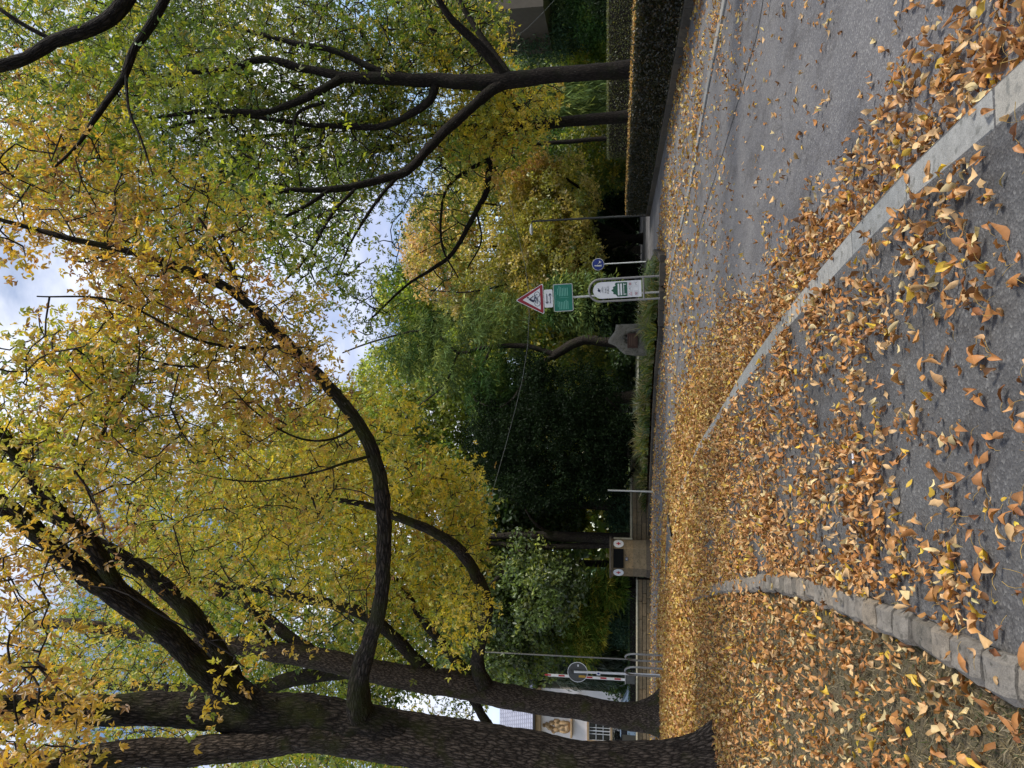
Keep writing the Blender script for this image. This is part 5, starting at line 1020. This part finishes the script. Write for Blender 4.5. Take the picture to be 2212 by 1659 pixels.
# ------------------------------------------------------------ fallen leaves
def surf_z(x, y):
    dk = dist_line(x, y, K2s); ds = dist_line(x, y, S2s)
    z = np.where(dk > 0, ZR, 0.0); lawn = (ds < -.17) & (dk < 0) | ((y > S2s[-1][1]) & (dk < 0)); z = np.where(lawn, lawn_z(x, y), z)
    z = np.where((ds >= -.17) & (ds <= 0) & (dk < 0) & (y < S2s[-1][1]), .05, z); return z, dk, ds
def density(x, y):
    z, dk, ds = surf_z(x, y); n1_ = n2d(x, y, 1.1, 1); n2_ = n2d(x, y, 3.2, 2); cl = np.clip((n1_-.28)*2.4, .10, 1.4)*np.clip((n2_-.26)*2.4, .2, 1.5)
    road = dk > 0; far = np.clip((y-7)/9, 0, 1)
    bandw = .35+.55*n1_+far*1.3+np.clip((3.6-y)/2, 0, .5)
    r = 950*np.exp(-(np.maximum(dk, 0)/bandw)**3.0)*(.45+.55*np.clip(cl, 0, 1))+(62+35*far)*cl
    df = -dist_line(x, y, FARs); r += 75*np.exp(-(df/.8)**2)*cl+ (df < 0)*110*cl*.6
    r += np.clip((-2-x)/5, 0, 1)*70*(y > 16)*cl*np.exp(-(np.maximum(dk, 0)/2.0)**2)
    foot = (dk <= 0) & (ds > 0)
    u = np.clip(-dk/np.maximum(ds-dk, .01), 0, 1)
    fd = (620+620*np.exp(-(ds/.55)**2)+380*np.clip((y-3.3)/3, 0, 1)+110*far+20*np.clip(1-u, 0, 1))*cl*(1-.4*np.exp(-(dk/.45)**2)*(y < 5))+far*70
    lawn = (dk <= 0) & (ds <= 0) | ((dk <= 0) & (y > S2s[-1][1]))
    ld = 340*cl+130+np.clip((y-5)/5, 0, 1)*130*(.4+.6*np.clip(cl, 0, 1))+np.clip((y-9)/6, 0, 1)*60
    onst = (ds >= -.17) & (ds <= 0) & (y < 12)
    res = np.where(road, r, np.where(lawn, ld, fd)); res = np.where(onst, res*np.where(y < 7, .05, np.where(y < 13, .10, .4)), res)
    kb = (dk > -.20) & (dk < .0); res = np.where(kb, res*np.where(y < 6, .05, .10), res)
    res = np.where(df < -4.9, 0, res)
    return res, z
def scatter(y0, y1, cap, k=1.0):
    xl, xr = -.60*y1-1.2, .60*y1+1.2; A = (xr-xl)*(y1-y0); n = int(A*cap); x = rng.uniform(xl, xr, n); y = rng.uniform(y0, y1, n)
    vis = np.abs(x) < .58*y+1.0; x, y = x[vis], y[vis]; d, z = density(x, y); keep = rng.random(len(x)) < d*k/cap; return x[keep], y[keep], z[keep], d[keep]
def fallen_arrays(x, y, z, dens, rows, L, flatness=1.0):
    n = len(x); L = L*(.5+.75*rng.random(n)); Wd = L*(.28+.26*rng.random(n)); k1 = rng.normal(size=n)*1.9; k1 = np.where(np.abs(k1) < .15, .15, k1); cup = np.abs(rng.normal(size=n))*1.3+.25; tw = rng.normal(size=n)*1.1
    t = np.linspace(0, 1, rows); prof = {5: [0.04, .85, 1, .62, .03], 3: [.08, 1, .05], 4: [.04, 1, .8, .03]}[rows]
    V = []
    for i, tt in enumerate(t):
        phi = k1*(tt-.5); px = np.sin(phi)/k1*L; pz = (1-np.cos(phi))/k1*L
        for s_ in (-1, 0, 1):
            w = prof[i]*Wd*.5*s_; c_ = cup*np.abs(s_)*prof[i]*Wd*.35; a = tw*(tt-.5); wig = rng.normal(size=n)*.07*L*(.4+.6*abs(s_))
            V.append(np.stack([px, w*np.cos(a), pz*np.sign(k1)*np.sign(k1)+c_+w*np.sin(a)+wig], 1))
    V = np.stack(V, 1)                                  # n, m, 3
    pile = np.clip(dens/260, 0, 1); tilt = rng.normal(size=n)*(.22+.5*pile)*flatness; roll = rng.normal(size=n)*(.22+.5*pile)*flatness; yaw = rng.random(n)*6.283; flip = np.where(rng.random(n) < .5, 1, -1)
    V[..., 2] *= flip[:, None]
    def rot(V, a, i, j):
        c, s = np.cos(a)[:, None], np.sin(a)[:, None]; A, B = V[..., i].copy(), V[..., j].copy(); V[..., i] = A*c-B*s; V[..., j] = A*s+B*c
    rot(V, tilt, 0, 2); rot(V, roll, 1, 2); rot(V, yaw, 0, 1)
    V[..., 2] -= V[..., 2].min(1)[:, None]; V[..., 2] += (z+.003+rng.random(n)**1.5*.045*pile)[:, None]; V[..., 0] += x[:, None]; V[..., 1] += y[:, None]
    m_ = rows*3; b = np.arange(n)[:, None]*m_; F_ = []
    for i in range(rows-1):
        for j in range(2): F_.append(b+[i*3+j, i*3+j+1, i*3+3+j+1, i*3+3+j])
    Fc = np.stack(F_, 1).reshape(-1, 4); return V, Fc, len(F_)
tot = 0
near_pool = []
for (y0, y1, rows, L_, pal, nm, lab) in ((1.6, 7, 5, .075, 'fall', 'fallen_leaves', 'carpet of curled brown leaves over the near footway and lawn'), (7, 15, 3, .086, 'fall', 'fallen_leaves', 'carpet of brown and gold leaves in the middle distance'), (15, 42, 2, .115, 'fallfar', 'fallen_leaves', 'golden leaf carpet along the far kerb and under the maples')):
    x, y, z, d = scatter(y0, y1, 1100 if y1 < 20 else 260, 1.0 if y1 < 20 else .8)
    if rows == 5:
        # the 300 leaves that show largest become things of their own
        dist = np.hypot(x, y); idx = np.argsort(dist+rng.random(len(x))*1.2); inview = (y > 2.75) & (np.abs(x) < .5*y); idx = idx[inview[idx]]; pickd = idx[:300]; rest = np.ones(len(x), bool); rest[pickd] = False
        near_pool = (x[pickd], y[pickd], z[pickd], d[pickd]); x, y, z, d = x[rest], y[rest], z[rest], d[rest]
    if rows == 2:
        n_ = len(x); D_ = unit(rng.normal(size=(n_, 3))*[1, 1, .4]); N_ = unit(np.cross(D_, rdir(n_))+[0, 0, .9]); N_ = unit(N_-D_*(N_*D_).sum(1, keepdims=True)); ll = L_*(.6+.7*rng.random(n_))
        V, Fc, k_ = leaf_arrays(np.stack([x, y, z+.022+.02*rng.random(n_)], 1), D_, N_, ll, ll*(.4+.25*rng.random(n_)))
    else: V, Fc, k_ = fallen_arrays(x, y, z, d, rows, L_)
    C = pick(pal, len(x))
    if rows == 2: C = np.where(rng.random((len(x), 1)) < .35, pick('fall', len(x)), C)
    if rows != 2:
        fr_ = np.clip((y-7)/12, 0, .75)[:, None]; C = np.where(rng.random((len(x), 1)) < fr_, pick('fallfar', len(x)), C)
    C = np.clip(C*(1+.2*rng.normal(size=(len(x), 1))), .02, .9); C = np.repeat(np.concatenate([C, np.ones((len(C), 1))], 1), k_, 0)
    o = obj(nm, mesh_np(nm, V.reshape(-1, 3), Fc, M['dry'], {'col': ('FACE', 'FLOAT_COLOR', C)})); tag(o, lab, 'leaves', kind='stuff'); tot += len(x)
# individually placed leaves
kinds = [('brown', (.46, .21, .075), 'curled tan brown fallen leaf'), ('dark', (.27, .11, .045), 'dark russet dry fallen leaf'), ('pale', (.62, .37, .18), 'pale straw coloured fallen leaf'), ('yellow', (.68, .45, .045), 'bright yellow freshly fallen leaf')]
lib = {}
zz = np.zeros(1)
for kname, c, _ in kinds:
    for v_ in range(6):
        V, Fc, k_ = fallen_arrays(zz, zz, zz, zz+rng.random(1)*200, 5, .088 if kname != 'yellow' else .10, .6)
        V = V.reshape(-1, 3); V[:, 2] -= V[:, 2].min(); st = []; a0 = V[1]; dr = unit((V[1]-V[7])[None])[0]
        pv = [a0+dr*.02*q+np.array([0, 0, .004*q*(3-q)])+np.cross(dr, [0, 0, 1])*.004*q*q*(v_-2)*.5 for q in range(4)]
        sv = []; sf = []; b0 = len(V)
        for q, p_ in enumerate(pv): sd_ = np.cross(dr, [0, 0, 1])*.0013; sv += [p_-sd_, p_+sd_, p_+[0, 0, .002]]
        for q in range(3):
            for w_q in range(3): sf.append([b0+q*3+w_q, b0+q*3+(w_q+1) % 3, b0+q*3+3+(w_q+1) % 3, b0+q*3+3+w_q])
        Va = np.vstack([V, sv]); Fa = np.vstack([Fc, sf]); cc = np.tile(np.array([*c, 1.0]), (len(Fa), 1)); cc[len(Fc):] = (.5, .34, .1, 1)
        cc[:len(Fc), :3] *= (1+.12*rng.normal(size=(len(Fc), 1)))
        lib[(kname, v_)] = mesh_np('fallen_leaf', Va, Fa, M['dry'], {'col': ('FACE', 'FLOAT_COLOR', np.clip(cc, 0, 1))}, True)
x, y, z, d = near_pool; zs_, dk, ds = surf_z(x, y)
for q in range(len(x)):
    kk = rng.choice(4, p=[.5, .2, .2, .1]); kname, c, lab = kinds[kk]
    where = 'in the gutter on the road' if dk[q] > 0 else ('on the bare lawn' if ds[q] < -.19 else ('on the grey footway' if dk[q] < -.2 and ds[q] > 0 else 'on an edging stone'))
    o = obj('fallen_leaf', lib[(kname, int(rng.integers(6)))]); o.location = (x[q], y[q], z[q]+.004+rng.random()*.03*min(1, d[q]/250)); tl = .12+.4*min(1, d[q]/250); o.rotation_euler = (rng.normal()*tl, rng.normal()*tl, rng.random()*6.28); s_ = .75+.4*rng.random(); o.scale = (s_,)*3
    tag(o, lab+' lying '+where, 'leaf', lab+' '+where)
# scrap of paper on the footway
pp = G(1846, 990); pm = MB().box((0, 0, .012), (.07, .035, .004), .4).build('paper_scrap', M['paper'], None, False, tuple(pp)); tag(pm, 'small white paper scrap among the leaves on the footway', 'paper')
# dry grass on the lawn
n = 75000; y = 2.4+rng.random(n)**1.8*13; x = -rng.random(n)*(.6*y+1); ds = dist_line(x, y, S2s); kp = (ds < -.2) & (n2d(x, y, 2.5, 8) > .33); x, y = x[kp], y[kp]; n = len(x)
P = np.stack([x, y, lawn_z(x, y)-.003], 1); D = unit(np.stack([rng.normal(size=n)*.8, rng.normal(size=n)*.8, .3+.5*rng.random(n)], 1)); N = unit(np.cross(D, rdir(n)))
cg = np.array([(.26, .21, .12), (.17, .14, .08), (.08, .10, .035), (.36, .30, .18), (.06, .085, .025)])[rng.choice(5, n, p=[.36, .34, .08, .16, .06])]
tag(leaf_obj('grass', P, D, N, .03+.04*rng.random(n), .0045+.003*rng.random(n), cg, M['dry']), 'short dry grass blades on the lawn', 'grass', kind='stuff')
cn = {}
for o in S.objects:
    if o.type == 'MESH': q = np.empty(len(o.data.polygons), np.int32); o.data.polygons.foreach_get('loop_total', q); k = (o.parent['label'][:40] if o.parent and 'label' in o.parent else '')+'|'+o.name.split('.')[0]; cn[k] = cn.get(k, 0)+int((q-2).sum())
print('TRIS', sum(cn.values()), sorted(cn.items(), key=lambda t: -t[1])[:22])
print('fallen', tot, 'tufts', cnt_, 'tris', sum(len(o.data.polygons) for o in S.objects if o.type == 'MESH'))
